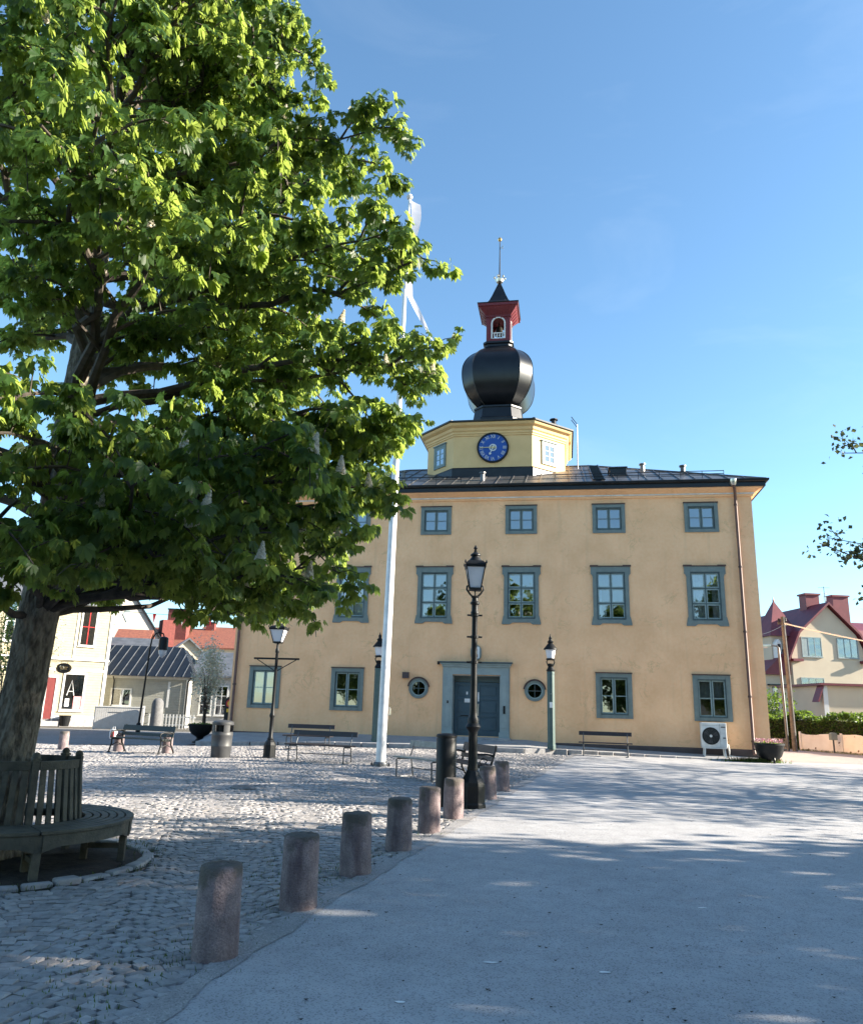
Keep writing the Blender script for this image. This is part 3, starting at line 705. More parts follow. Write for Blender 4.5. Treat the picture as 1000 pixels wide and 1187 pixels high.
curtain(('M', 4), -.98, -.7, zs_[0], zs_[2], M['paper'], y=.3)
# round windows
for i, x in enumerate((-.314, 4.30)):
    o = MB().disc_y(0, 0, .30, .40, -.06, 0).build('round_window', M['trim'], TH, loc=(x, 0, 2.55), smooth=True, bevel=.012)
    MB().disc_y(0, 0, .262, .30, -.04, 0).build('casement', M['casement'], o, smooth=True)
    MB().disc_y(0, 0, 0, .262, -.012, -.004).build('pane', M['dark_glass'] , o)
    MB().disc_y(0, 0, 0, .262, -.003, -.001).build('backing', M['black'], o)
    hd = MB(); A = [R_(8+164*k/16) for k in range(17)]
    P = [(.45*math.cos(a), .45*math.sin(a)) for a in A]+[(.402*math.cos(a), .402*math.sin(a)) for a in A[::-1]]
    hd.prism(P, -.10, 0).build('coping', M['coping'], o)
    MB().box(-.262, .262, -.028, -.014, -.012, .012).box(-.012, .012, -.029, -.0145, -.262, .262).build('mullion', M['sash'], o)
# door and surround
sd = MB()
sd.box(.70, 1.06, -.10, 0, .72, 3.12).box(2.95, 3.285, -.10, 0, .72, 3.12).box(.70, 3.285, -.10, 0, 3.12, 3.42)
sd.box(.66, .70, -.06, 0, .72, 3.42).box(3.285, 3.325, -.06, 0, .72, 3.42)
sd.box(.67, 1.10, -.14, -.10, .72, .95).box(2.91, 3.315, -.14, -.10, .72, .95)
for x0, x1 in ((.78, .98), (3.03, 3.21)): sd.box(x0, x1, -.118, -.10, 1.1, 3.0)
sd.box(.64, 3.345, -.16, 0, 3.42, 3.50).box(.58, 3.40, -.22, 0, 3.50, 3.56)
sdo = sd.build('door_surround', M['trim_pale'], TH, bevel=.008)
MB().box(.54, 3.44, -.27, 0, 3.565, 3.62).build('coping', M['sash'], sdo)
MB().box(1.06, 1.075, .0, .40, .76, 3.09).box(2.935, 2.95, .0, .40, .76, 3.09).box(1.075, 2.935, 0, .40, 3.075, 3.09).build('reveal_lining', M['trim_pale'], sdo)
MB().box(.62, 3.37, -.42, .42, .56, .745).build('doorstep', M['granite'], TH, bevel=.015)
tr_ = MB().box(1.075, 2.935, .36, .42, 2.86, 3.08).build('door_transom', M['sash'], TH)
for k, (x0, x1) in enumerate(((1.085, 2.0), (2.008, 2.925))):
    dl = MB(); dl.box(x0, x1, .37, .42, .75, 2.85)
    dl.box(x0+.005, x0+.1, .345, .37, .76, 2.84).box(x1-.1, x1-.005, .345, .37, .76, 2.84)
    for z0, z1 in ((.76, .96), (1.5, 1.62), (2.16, 2.28), (2.72, 2.84)): dl.box(x0+.1, x1-.1, .345, .37, z0, z1)
    for z0, z1 in ((1.02, 1.44), (1.68, 2.1), (2.34, 2.66)): dl.box(x0+.16, x1-.16, .352, .37, z0, z1)
    d_ = dl.build('door', M['door'], TH, bevel=.006)
    if k:
        MB().box(2.03, 2.075, .315, .345, 1.55, 2.0).tube([(2.052, .33, 1.62), (2.052, .27, 1.62), (2.052, .26, 1.95), (2.052, .33, 1.95)], .013, 8).build('handle', M['silver'], d_)
        MB().box(2.03, 2.085, .334, .344, 2.1, 2.46).build('notice', M['paper'], d_)
    else:
        MB().box(1.50, 1.72, .334, .344, 2.05, 2.2).build('notice', M['paper'], d_); MB().box(1.57, 1.63, .334, .344, 2.36, 2.47).build('notice', M['paper'], d_)
        MB().box(1.35, 1.66, .33, .344, 1.52, 1.56).build('letter_slot', M['black'], d_)
MB().box(3.08, 3.16, -.15, -.118, 1.65, 1.95).build('door_intercom', M['black'], TH); MB().box(.86, .92, -.15, -.118, 2.0, 2.1).build('door_bell', M['black'], TH)
MB().box(.44, .52, -.14, 0, 3.5, 3.62).build('wall_spotlight', M['black'], TH)
MB().box(-.98, -.72, -.13, 0, 2.93, 3.17).build('wall_vent', M['plinth'], TH, bevel=.01)
# emblem board over the door
def rrect(w, h, r, n=6):
    P = []
    for cx, cz, a0 in ((w-r, h-r, 0), (-w+r, h-r, 90), (-w+r, -h+r, 180), (w-r, -h+r, 270)):
        for i in range(n+1): a = R_(a0+90*i/n); P.append((cx+r*math.cos(a), cz+r*math.sin(a)))
    return P
eb = MB().prism(rrect(.21, .30, .2), -.09, 0).build('emblem_board', M['trim'], TH, loc=(1.98, 0, 3.99))
MB().prism(rrect(.15, .235, .05), -.105, -.09).build('panel', M['white'], eb)
MB().prism([(-.08, -.18), (.08, -.18), (.075, -.08), (.045, -.05), (.04, .06), (.06, .07), (.055, .13), (.0, .17), (-.055, .13), (-.06, .07), (-.04, .06), (-.045, -.05), (-.075, -.08)], -.115, -.105).build('figure', M['belfry_red'], eb)

# ---- clock tower
TX, TY, TW, CH = 2.33, 5.85, 3.30, 1.48
def chsq(cx, cy, w, c): return [(cx-w+c, cy-w), (cx+w-c, cy-w), (cx+w, cy-w+c), (cx+w, cy+w-c), (cx+w-c, cy+w), (cx-w+c, cy+w), (cx-w, cy+w-c), (cx-w, cy-w+c)]
TP = chsq(TX, TY, TW, CH)
MB().sweep(TP, [(0, 11.4), (0, 14.75)]).build('tower_wall', M['tower_plaster'], TH)
MB().sweep(TP, [(.10, 11.3), (.10, 12.52), (.05, 12.6), (0, 12.6)]).build('tower_skirt', M['black_roof'], TH)
MB().sweep(TP, [(0, 14.16), (.04, 14.16), (.04, 14.22), (.08, 14.26), (.08, 14.34), (.14, 14.40), (.17, 14.52), (.30, 14.60), (.34, 14.66), (.34, 14.73), (0, 14.73)]).build('tower_cornice', M['tower_plaster'], TH)
q8 = TP
rf_ = MB().sweep(TP, [(0, 14.735), (.42, 14.735), (.43, 14.80), (.3, 14.86)])
n8 = 8; base8 = chsq(TX, TY, 1.28, .62)
Pa = []
for i in range(8):
    a = Vector(TP[i-1]); b = Vector(TP[i]); c = Vector(TP[(i+1) % 8]); na = (b-a).normalized(); nb = (c-b).normalized()
    d = (Vector((na.y, -na.x))+Vector((nb.y, -nb.x)))/(1+na.dot(nb)); p = b+d*.3; Pa.append((p.x, p.y, 14.86))
rf_.add(Pa+[(x, y, 15.42) for x, y in base8], [(i, (i+1) % 8, 8+(i+1) % 8, 8+i) for i in range(8)])
for i in range(8): rf_.tube([Pa[i], (*base8[i], 15.42)], .035, 5)
rf_.build('tower_roof', M['black_roof'], TH)
# tower windows on the two front chamfers
def tower_window(ang, cx, cy):
    w = MB().box(-.46, -.33, -.05, 0, -.56, .56).box(.33, .46, -.05, 0, -.56, .56).box(-.33, .33, -.05, 0, .43, .56).box(-.33, .33, -.05, 0, -.56, -.45).build('tower_window', M['trim'], TH, loc=(cx, cy, 13.42), rz=ang)
    MB().box(-.50, .50, -.09, 0, .56, .61).build('coping', M['trim'], w)
    s_ = MB().box(-.33, -.28, -.035, -.008, -.45, .43).box(.28, .33, -.035, -.008, -.45, .43).box(-.28, .28, -.035, -.008, .38, .43).box(-.28, .28, -.035, -.008, -.45, -.39).box(-.03, .03, -.034, -.008, -.39, .38)
    for z in (-.13, .13): s_.box(-.28, -.03, -.03, -.009, z-.015, z+.015).box(.03, .28, -.03, -.009, z-.015, z+.015)
    s_.build('casement', M['casement'], w)
    MB().box(-.33, .33, -.016, -.010, -.45, .43).build('pane', glass('tower_glass', .3, (.3, .35, .4)), w)
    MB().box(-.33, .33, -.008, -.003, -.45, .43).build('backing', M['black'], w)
cL = (TX-TW+CH/2, TY-TW+CH/2); cR = (TX+TW-CH/2, TY-TW+CH/2)
tower_window(R_(-45), *cL); tower_window(R_(45), *cR)
# clock
ck = MB().disc_y(0, 0, .665, .735, -.10, 0, 56).build('clock', M['black'], TH, loc=(TX+.02, TY-TW, 13.55), smooth=True)
MB().disc_y(0, 0, 0, .665, -.06, 0, 56).build('dial', M['dial'], ck)
for i, t in enumerate(('XII', 'I', 'II', 'III', 'IIII', 'V', 'VI', 'VII', 'VIII', 'IX', 'X', 'XI')):
    a = R_(30*i); nm = text_mesh(t, .235, M['white'], .006, 'numeral'); o = obj('numeral', nm, ck)
    o.matrix_local = Matrix.Translation((.535*math.sin(a), -.066, .535*math.cos(a))) @ Matrix.Rotation(R_(90), 4, 'X') @ Matrix.Rotation(-a, 4, 'Z') @ Matrix.Scale(.8, 4, (1, 0, 0))
MB().disc_y(0, 0, .12, .175, -.075, -.06, 32).build('rosette', M['white'], ck)
rs_ = MB()
for i in range(8):
    a = R_(45*i); rs_.prism([(.03*math.cos(a+1.57), .03*math.sin(a+1.57)), (.11*math.cos(a), .11*math.sin(a)), (.03*math.cos(a-1.57), .03*math.sin(a-1.57))], -.073-.0006*i, -.061)
rs_.build('rosette_star', M['gold'], ck)
def hand(ang, L, w, m_, y, spade=False):
    P = [(-w, -.14), (w, -.14), (w*.7, L*.72), (w*2.6, L*.78), (0, L), (-w*2.6, L*.78), (-w*.7, L*.72)] if spade else [(-w, -.16), (w, -.16), (w*.6, L), (-w*.6, L)]
    a = R_(ang); MB().prism([(x*math.cos(a)+z*math.sin(a), -x*math.sin(a)+z*math.cos(a)) for x, z in P], y, y+.012).build('clock_hand', m_, ck)
hand(202.5, .40, .026, M['white'], -.10, True); hand(270, .60, .02, M['gold'], -.118)
# chimney-like vent and ladder on the tower's right
MB().box(TX+2.62, TX+2.98, TY-1.9, TY-1.5, 14.7, 15.15).lathe([(.12, 15.15), (.12, 15.42), (.2, 15.43), (.2, 15.48)], 10, (TX+2.8, TY-1.7)).build('tower_vent', M['black_roof'], TH)
tl = MB()
for y in (TY-.9, TY-.5): tl.tube([(TX+TW+.62, y, 12.0), (TX+TW+.62, y, 15.5), (TX+TW+.35, y, 15.9)], .02, 6)
for i in range(12): tl.tube([(TX+TW+.62, TY-.9, 12.2+i*.28), (TX+TW+.62, TY-.5, 12.2+i*.28)], .012, 5)
tl.build('tower_ladder', M['black_roof'], TH)
# onion dome
def oct_loft(mb, prof, cx=TX, cy=TY, ch=.34, cap=True):
    o = len(mb.v)
    for w, z in prof: mb.v += [(x, y, z) for x, y in chsq(cx, cy, w, 2*w*ch/2)]
    for j in range(len(prof)-1):
        for i in range(8): mb.f.append((o+j*8+i, o+j*8+(i+1) % 8, o+(j+1)*8+(i+1) % 8, o+(j+1)*8+i))
    if cap: mb.f.append(tuple(o+(len(prof)-1)*8+i for i in range(8)))
    return mb
MB_ = oct_loft(MB(), [(1.34, 15.3), (1.34, 15.86), (1.24, 15.93), (1.16, 16.46), (1.2, 16.48), (1.2, 16.58), (.9, 16.62)], ch=.4)
MB_.build('dome_base', M['black_roof'], TH, bevel=.01)
prof = []
key = [(.80, 16.6), (1.06, 16.72), (1.4, 17.06), (1.64, 17.5), (1.75, 17.95), (1.785, 18.36), (1.75, 18.78), (1.6, 19.17), (1.35, 19.5), (1.1, 19.71), (.95, 19.80)]
for i in range(len(key)-1):
    p0 = key[max(i-1, 0)]; p1 = key[i]; p2 = key[i+1]; p3 = key[min(i+2, len(key)-1)]
    for k in range(3):
        t = k/3; f = lambda a, b, c, d: .5*(2*b+(c-a)*t+(2*a-5*b+4*c-d)*t*t+(3*b-a-3*c+d)*t**3)
        prof.append((f(p0[0], p1[0], p2[0], p3[0]), f(p0[1], p1[1], p2[1], p3[1])))
prof.append(key[-1])
dm = oct_loft(MB(), prof)
dome = dm.build('onion_dome', M['onion_metal'], TH)
dome.data.polygons.foreach_set('use_smooth', [True]*len(dome.data.polygons)); dome.data.set_sharp_from_angle(angle=R_(25))
sm = MB()
for i in range(8): sm.tube([(*chsq(TX, TY, w, w*.34*1)[i], z) for w, z in prof], .022, 5)
sm.build('dome_seam', M['black_roof'], dome)
oct_loft(MB(), [(.95, 19.78), (.86, 19.9), (.74, 19.98), (.7, 20.05), (.7, 20.16), (.78, 20.2), (.78, 20.3), (.68, 20.34)], ch=.22).build('dome_neck', M['black_roof'], TH)
# belfry
def belfry():
    w, z0, z1 = .62, 20.34, 21.9; b = MB(); th_ = .1
    ow, zs0, sp_ = .30, 20.50, 21.38                     # opening half width, sill, springing
    A = [math.pi*k/12 for k in range(13)]
    arch = [(ow*math.cos(a), sp_+ow*math.sin(a)) for a in A]
    panel = [(-w, z0), (w, z0), (w, z1), (-w, z1)]
    L = [(-w, z0), (-ow, z0), (-ow, sp_)] + [(x, z) for x, z in arch[::-1][:7]][1:] + [(0, z1), (-w, z1)]
    Rr = [(-x, z) for x, z in L][::-1]
    Si = [(-ow, z0), (ow, z0), (ow, zs0), (-ow, zs0)]
    tr = MB(); ba = MB()
    for k in range(4):
        t1 = MB(); t1.prism(L, -w, -w+th_).prism(Rr, -w, -w+th_).prism(Si, -w, -w+th_)
        t2 = MB(); P = [(ow+.075, zs0)]+[((ow+.075)*math.cos(a), sp_+(ow+.075)*math.sin(a)) for a in A]+[(-ow-.075, zs0)]+[(-ow, zs0)]+arch[::-1]+[(ow, zs0)]
        t2.prism(P, -w-.03, -w-.002)
        t3 = MB().box(-ow, ow, -w+.03, -w+.07, 20.82, 20.87).box(-ow, ow, -w+.03, -w+.07, zs0+.02, zs0+.06)
        for x in (-.21, -.07, .07, .21): t3.lathe([(.035, zs0+.06), (.02, 20.62), (.045, 20.7), (.02, 20.78), (.03, 20.82)], 6, (x, -w+.05))
        a = k*math.pi/2; ca, sa = math.cos(a), math.sin(a)
        for src, dst in ((t1, b), (t2, tr), (t3, ba)):
            s_ = .998 if src is t1 and k % 2 else 1
            dst.add([(TX+(x*ca-y*sa)*s_, TY+(x*sa+y*ca)*s_, z) for x, y, z in src.v], src.f)
    bo = b.build('belfry', M['belfry_red'], TH)
    tr.build('arch_trim', M['white'], bo); ba.build('balustrade', M['white'], bo)
    MB().lathe([(.26, 21.02), (.235, 21.06), (.19, 21.2), (.16, 21.4), (.1, 21.5), (.03, 21.53), (.03, 21.75)], 20, (TX, TY)).build('bell', M['bell'], bo, smooth=True)
    MB().box(TX-.55, TX+.55, TY-.55, TY+.55, 21.74, 21.88).build('ceiling', M['belfry_red'], bo)
    sq = [(TX-w, TY-w), (TX+w, TY-w), (TX+w, TY+w), (TX-w, TY+w)]
    MB().sweep(sq, [(0, 21.72), (.05, 21.74), (.05, 21.84), (.12, 21.92), (.36, 22.2), (.42, 22.22), (.42, 22.36), (.36, 22.38), (0, 22.4)]).build('eaves', M['belfry_red'], bo)
    bk = MB()
    for i in (-.48, -.16, .16, .48):
        for k in range(4):
            a = k*math.pi/2; ca, sa = math.cos(a), math.sin(a); t = MB().prism([(-w-.002, 21.62), (-w-.002, 21.9), (-w-.33, 22.2), (-w-.3, 22.1), (-w-.1, 21.84), (-w-.05, 21.7)], i-.03, i+.03, 'x')
            bk.add([(TX+x*ca-y*sa, TY+x*sa+y*ca, z) for x, y, z in t.v], t.f)
    bk.build('bracket', M['belfry_red'], bo)
    def rl(mb, prof):
        o = len(mb.v)
        for r, z in prof: mb.v += [(TX-r, TY-r, z), (TX+r, TY-r, z), (TX+r, TY+r, z), (TX-r, TY+r, z)]
        for j in range(len(prof)-1):
            for i in range(4): mb.f.append((o+j*4+i, o+j*4+(i+1) % 4, o+j*4+4+(i+1) % 4, o+j*4+4+i))
        return mb
    rl(MB(), [(1.06, 22.37), (1.08, 22.40), (.86, 22.46), (.62, 22.62), (.5, 22.82), (.37, 23.16), (.24, 23.55), (.12, 23.9), (.05, 24.1)]).build('spire_roof', M['black_roof'], TH)
    vn = MB().tube([(TX, TY, 23.95), (TX, TY, 26.75)], [.045, .02], 8).build('weather_vane', M['black'], TH)
    cr_ = MB().lathe([(.1, 24.12), (.17, 24.14), (.2, 24.22), (.22, 24.3), (.2, 24.3), (.17, 24.24), (.1, 24.2)], 16, (TX, TY))
    for k in range(6):
        a = k*math.pi/3+.3; cr_.tube([(TX+.19*math.cos(a), TY+.19*math.sin(a), 24.25), (TX+.27*math.cos(a), TY+.27*math.sin(a), 24.36)], .025, 6)
        cr_.lathe([(.01, 24.33), (.05, 24.35), (.07, 24.4), (.05, 24.45), (.01, 24.47)], 8, (TX+.28*math.cos(a), TY+.28*math.sin(a)))
    cr_.build('crown', M['silver'], vn, smooth=True)
    MB().lathe([(.01, 26.66), (.08, 26.69), (.115, 26.77), (.08, 26.86), (.01, 26.89)], 14, (TX, TY)).build('ball', M['gold'], vn, smooth=True)
    MB().prism([(.03, 26.25), (.2, 26.42), (.17, 26.27), (.12, 26.25), (.2, 26.18)], TY-.008, TY+.008).build('arrow', M['silver'], vn, loc=(TX, 0, 0))
belfry()
# ------------------------------------------------------------------ air conditioner
def air_conditioner():
    w = th(10.80, .42); g = G(w.x, w.y); t = thing('air_conditioner', 'white air conditioning unit with round fan grille on a frame below the right window', 'air conditioner', (w.x, w.y, g), TH_YAW)
    MB().box(-.44, .44, -.17, .17, .40, 1.27).build('casing', M['ac'], t, bevel=.02)
    MB().box(.20, .205, -.174, -.17, .42, 1.25).box(-.43, .43, -.173, -.17, 1.17, 1.175).build('panel_joint', M['steel'], t)
    f = MB().disc_y(-.12, .80, 0, .285, -.178, -.17).build('fan_recess', M['fan'], t)
    gr = MB()
    for k in range(5): gr.disc_y(-.12, .80, .06+.05*k, .068+.05*k, -.196, -.186, 36)
    for k in range(16):
        a = k*math.pi/8; gr.tube([(-.12+.05*math.cos(a), -.190, .80+.05*math.sin(a)), (-.12+.285*math.cos(a), -.190, .80+.285*math.sin(a))], .004, 4)
    gr.disc_y(-.12, .80, .285, .305, -.2, -.17, 40).build('fan_grille', M['black'], t)
    for k in range(3):
        a = k*2.1+.4; P = [(-.12+r*math.cos(a+d), .80+r*math.sin(a+d)) for r, d in ((.05, 0), (.25, -.35), (.26, .3), (.1, .5))]
        MB().prism(P, -.182, -.179).build('fan_blade', M['steel'], t)
    MB().disc_y(-.12, .80, 0, .05, -.2, -.186).build('fan_hub', M['ac'], t)
    MB().box(.24, .40, -.176, -.17, 1.10, 1.14).box(.30, .40, -.176, -.17, .72, .76).build('rating_plate', M['steel'], t)
    for s in (-1, 1):
        MB().prism([(s*.40, 0), (s*.40-s*.05, 0), (s*.36-s*.04, .36), (s*.36, .36)], -.18, -.14).prism([(s*.40, 0), (s*.40-s*.05, 0), (s*.36-s*.04, .36), (s*.36, .36)], .14, .18).build('leg', M['ac'], t)
    MB().box(-.42, .42, -.19, -.13, .362, .397).box(-.42, .42, .13, .19, .362, .397).build('support_rail', M['ac'], t)
    MB().tube([(.42, .1, .5), (.52, .1, .5), (.54, .12, .3), (.56, .2, .1), (1.0, .24, .06)], .03, 8).build('pipe', M['white'], t)
air_conditioner()

# ------------------------------------------------------------------ granite bollards
def bollard_mesh(seed):
    rng = np.random.default_rng(seed); n = 28
    prof = [(.165, -.12), (.163, .06), (.160, .22), (.157, .40), (.155, .53), (.153, .572), (.145, .59), (.125, .599), (.05, .602)]
    V = []; ph = rng.uniform(0, 6, 6)
    for r, z in prof:
        for i in range(n):
            a = 2*math.pi*i/n; k = 1+.025*math.sin(2*a+ph[0]+z*1.5)+.016*math.sin(5*a+ph[1]+z*5)+.008*math.sin(9*a+ph[2]-z*8)+rng.normal(0, .004)
            V.append((r*k*math.cos(a), r*k*math.sin(a), z+rng.normal(0, .0025)))
    F = [(j*n+i, j*n+(i+1) % n, (j+1)*n+(i+1) % n, (j+1)*n+i) for j in range(len(prof)-1) for i in range(n)]
    mb = MB(); mb.v = V; mb.f = F+[tuple((len(prof)-1)*n+i for i in range(n))]
    return mb
def bollardmat():
    m_ = M['granite_red']; n, l, b = nodes(m_); tc = n['Texture Coordinate']; base = b.inputs['Base Color'].links[0].from_socket
    # coarse crystals, streaks along the stone and grey-green lichen on the head
    v = n.new('ShaderNodeTexVoronoi'); v.inputs['Scale'].default_value = 110; l.new(tc.outputs['Object'], v.inputs['Vector'])
    sc = n.new('ShaderNodeSeparateColor'); l.new(v.outputs['Color'], sc.inputs[0])
    mx = n.new('ShaderNodeMixRGB'); mx.blend_type = 'OVERLAY'; mx.inputs[0].default_value = .22; l.new(base, mx.inputs[1]); l.new(sc.outputs[0], mx.inputs[2])
    oi = n.new('ShaderNodeObjectInfo'); mp = n.new('ShaderNodeMapping'); mp.inputs['Scale'].default_value = (9, 9, 1.6); mp.inputs['Rotation'].default_value = (.25, .2, 0)
    ad = n.new('ShaderNodeVectorMath'); ad.operation = 'ADD'; l.new(tc.outputs['Object'], ad.inputs[0]); 
    mm = n.new('ShaderNodeMath'); mm.operation = 'MULTIPLY'; mm.inputs[1].default_value = 20; l.new(oi.outputs['Random'], mm.inputs[0]); l.new(mm.outputs[0], ad.inputs[1])
    l.new(ad.outputs[0], mp.inputs[0]); nz = n.new('ShaderNodeTexNoise'); nz.inputs['Scale'].default_value = .9; nz.inputs['Detail'].default_value = 6; l.new(mp.outputs[0], nz.inputs['Vector'])
    r = n.new('ShaderNodeValToRGB'); r.color_ramp.elements[0].position = .5; r.color_ramp.elements[1].position = .68; l.new(nz.outputs[0], r.inputs[0])
    mu = n.new('ShaderNodeMath'); mu.operation = 'MULTIPLY'; mu.inputs[1].default_value = .6; l.new(r.outputs[0], mu.inputs[0])
    m2 = n.new('ShaderNodeMixRGB'); m2.inputs[2].default_value = (.075, .045, .055, 1); l.new(mu.outputs[0], m2.inputs[0]); l.new(mx.outputs[0], m2.inputs[1])
    sx = n.new('ShaderNodeSeparateXYZ'); l.new(tc.outputs['Object'], sx.inputs[0])
    n3 = n.new('ShaderNodeTexNoise'); n3.inputs['Scale'].default_value = 7; n3.inputs['Detail'].default_value = 8; l.new(ad.outputs[0], n3.inputs['Vector'])
    a2 = n.new('ShaderNodeMath'); a2.operation = 'MULTIPLY_ADD'; a2.inputs[1].default_value = .55; l.new(n3.outputs[0], a2.inputs[0]); l.new(sx.outputs['Z'], a2.inputs[2])
    r3 = n.new('ShaderNodeValToRGB'); r3.color_ramp.elements[0].position = .74; r3.color_ramp.elements[1].position = .84; l.new(a2.outputs[0], r3.inputs[0])
    m3 = n.new('ShaderNodeMixRGB'); m3.inputs[2].default_value = (.075, .07, .055, 1)
    k3 = n.new('ShaderNodeMath'); k3.operation = 'MULTIPLY'; k3.inputs[1].default_value = .75; l.new(r3.outputs[0], k3.inputs[0]); l.new(k3.outputs[0], m3.inputs[0])
    l.new(m2.outputs[0], m3.inputs[1]); l.new(m3.outputs[0], b.inputs['Base Color'])
bollardmat()
BME = [bollard_mesh(k).mesh('bollard', M['granite_red'], True) for k in range(8)]
for i, (x, y, lb) in enumerate([
    (-1.43, 5.98, 'largest red granite bollard nearest the viewer at the edge of the setts'),
    (-1.06, 7.32, 'second nearest red granite bollard along the edge of the setts'),
    (-.69, 8.75, 'third nearest red granite bollard along the edge of the setts'),
    (-.29, 10.12, 'fourth nearest granite bollard along the edge of the setts'),
    (.09, 11.54, 'fifth nearest granite bollard, left of the tall black cylinder'),
    (.48, 12.93, 'granite bollard standing directly in front of the black cylinder and lamp base'),
    (1.24, 15.55, 'granite bollard just behind the black lamp post beside a bench'),
    (1.65, 16.97, 'farthest and smallest bollard of the row at the road edge, sunlit on its right')]):
    o = obj('bollard', BME[i % 8], None, (x, y, G(x, y)), i*1.7)
    tag(o, lb, 'bollard', 'granite bollards along the road edge')
    o.rotation_euler.x = random.Random(i).uniform(-.02, .02); o.rotation_euler.y = random.Random(i+50).uniform(-.02, .02)
for i, (x, y, lb) in enumerate([(-12.46, 27.63, 'sunlit granite bollard at the far left standing free by the side street'),
    (-10.22, 26.75, 'granite bollard behind the left arm of the green park bench'), (-8.38, 26.1, 'granite bollard behind the right end of the green park bench')]):
    o = obj('bollard', BME[(i+1) % 3], None, (x, y, G(x, y)), i*2.1+1); tag(o, lb, 'bollard', 'granite bollards by the side street')

# ------------------------------------------------------------------ lamps
def lantern(t, z, wb, wt, h, hr, n=4, m_=None, a0=math.pi/4, bulb=True):
    """tapered glazed lantern with a tiered cap, base at height z"""
    m_ = m_ or M['black']; k = math.sqrt(2) if n == 4 else 1
    la = MB().lathe([(wb*.9*k, z-.02), (wb*1.15*k, z-.015), (wb*1.15*k, z+.02), (wb*.9*k, z+.025)], n, a0=a0)
    for i in range(n):
        a = a0+2*math.pi*i/n; la.tube([(wb*k*math.cos(a), wb*k*math.sin(a), z), (wt*k*math.cos(a), wt*k*math.sin(a), z+h)], .013, 4)
    la.lathe([(wt*.94*k, z+h-.03), (wt*1.08*k, z+h-.03), (wt*1.12*k, z+h+.02), (wt*.9*k, z+h+.03)], n, a0=a0)
    lo = la.build('lantern', m_, t)
    MB().lathe([(wb*.97*k, z+.03), (wt*.97*k, z+h-.03)], n, a0=a0).build('glass', M['frost'], lo)
    hp = MB().lathe([(wt*1.10*k, z+h+.022), (wt*1.04*k, z+h+.05), (wt*.74*k, z+h+.10)], n, a0=a0)
    hp.lathe([(wt*.78, z+h+.085), (wt*.62, z+h+.14), (wt*.46, z+h+hr*.42), (wt*.42, z+h+hr*.48), (wt*.56, z+h+hr*.50), (wt*.54, z+h+hr*.55), (wt*.26, z+h+hr*.64), (wt*.12, z+h+hr*.70)], 16)
    hp.lathe([(.02, z+h+hr*.66), (.035, z+h+hr*.72), (.016, z+h+hr*.76), (.04, z+h+hr*.84), (.018, z+h+hr*.93), (.003, z+h+hr)], 10)
    hp.build('cap', m_, lo, smooth=True)
    if n == 4:
        for i in range(4):
            a = a0+math.pi/2*i; r = wt*k*1.12
            MB().lathe([(.012, 0), (.02, .03), (.004, .07)], 6).build('corner_knob', m_, lo, loc=(r*math.cos(a), r*math.sin(a), z+h+.03))
    return lo
# tall black lamp post by the bollards
x, y = .86, 14.24
t = thing('street_lamp', 'tall black cast iron street lamp with a square lantern among the bollards', 'street lamp', (x, y, G(x, y)), 0, 'street lamps round the square')
MB().lathe([(.25, -.06), (.25, .06), (.235, .09), (.235, .36), (.225, .42), (.16, .52), (.12, .60), (.105, .62)], 8, a0=math.pi/8).build('base', M['black'], t, bevel=.008)
MB().lathe([(.095, .60), (.10, .66), (.085, .72), (.078, 1.2), (.083, 1.24), (.083, 1.28), (.12, 1.33), (.14, 1.36), (.12, 1.40), (.1, 1.42), (.1, 1.50), (.075, 1.54), (.07, 1.62), (.062, 1.72), (.056, 2.4), (.05, 3.1), (.05, 3.38), (.075, 3.39), (.075, 3.42), (.06, 3.44), (.06, 3.55), (.085, 3.57), (.085, 3.60), (.06, 3.62), (.055, 3.68), (.075, 3.70), (.03, 3.73)], 20).build('post', M['black'], t, smooth=True)
for z in (2.96, 3.36, 2.5): MB().tube([(-.14, 0, z), (.14, 0, z)], .016, 8).lathe([(.066, z-.025), (.075, z-.02), (.075, z+.02), (.066, z+.025)], 12).build('crossbar', M['black'], t)
for s in (-1, 1): MB().tube([(0, 0, 3.62), (s*.035, 0, 3.70), (s*.10, 0, 3.76), (s*.155, 0, 3.84), (s*.15, 0, 3.90), (s*.12, 0, 3.92), (s*.11, 0, 3.90)], .018, 8).build('scroll', M['black'], t, smooth=True)
MB().tube([(0, 0, 3.7), (0, 0, 3.96)], .014, 6).build('stem', M['black'], t)
lantern(t, 3.84, .10, .175, .44, .42)
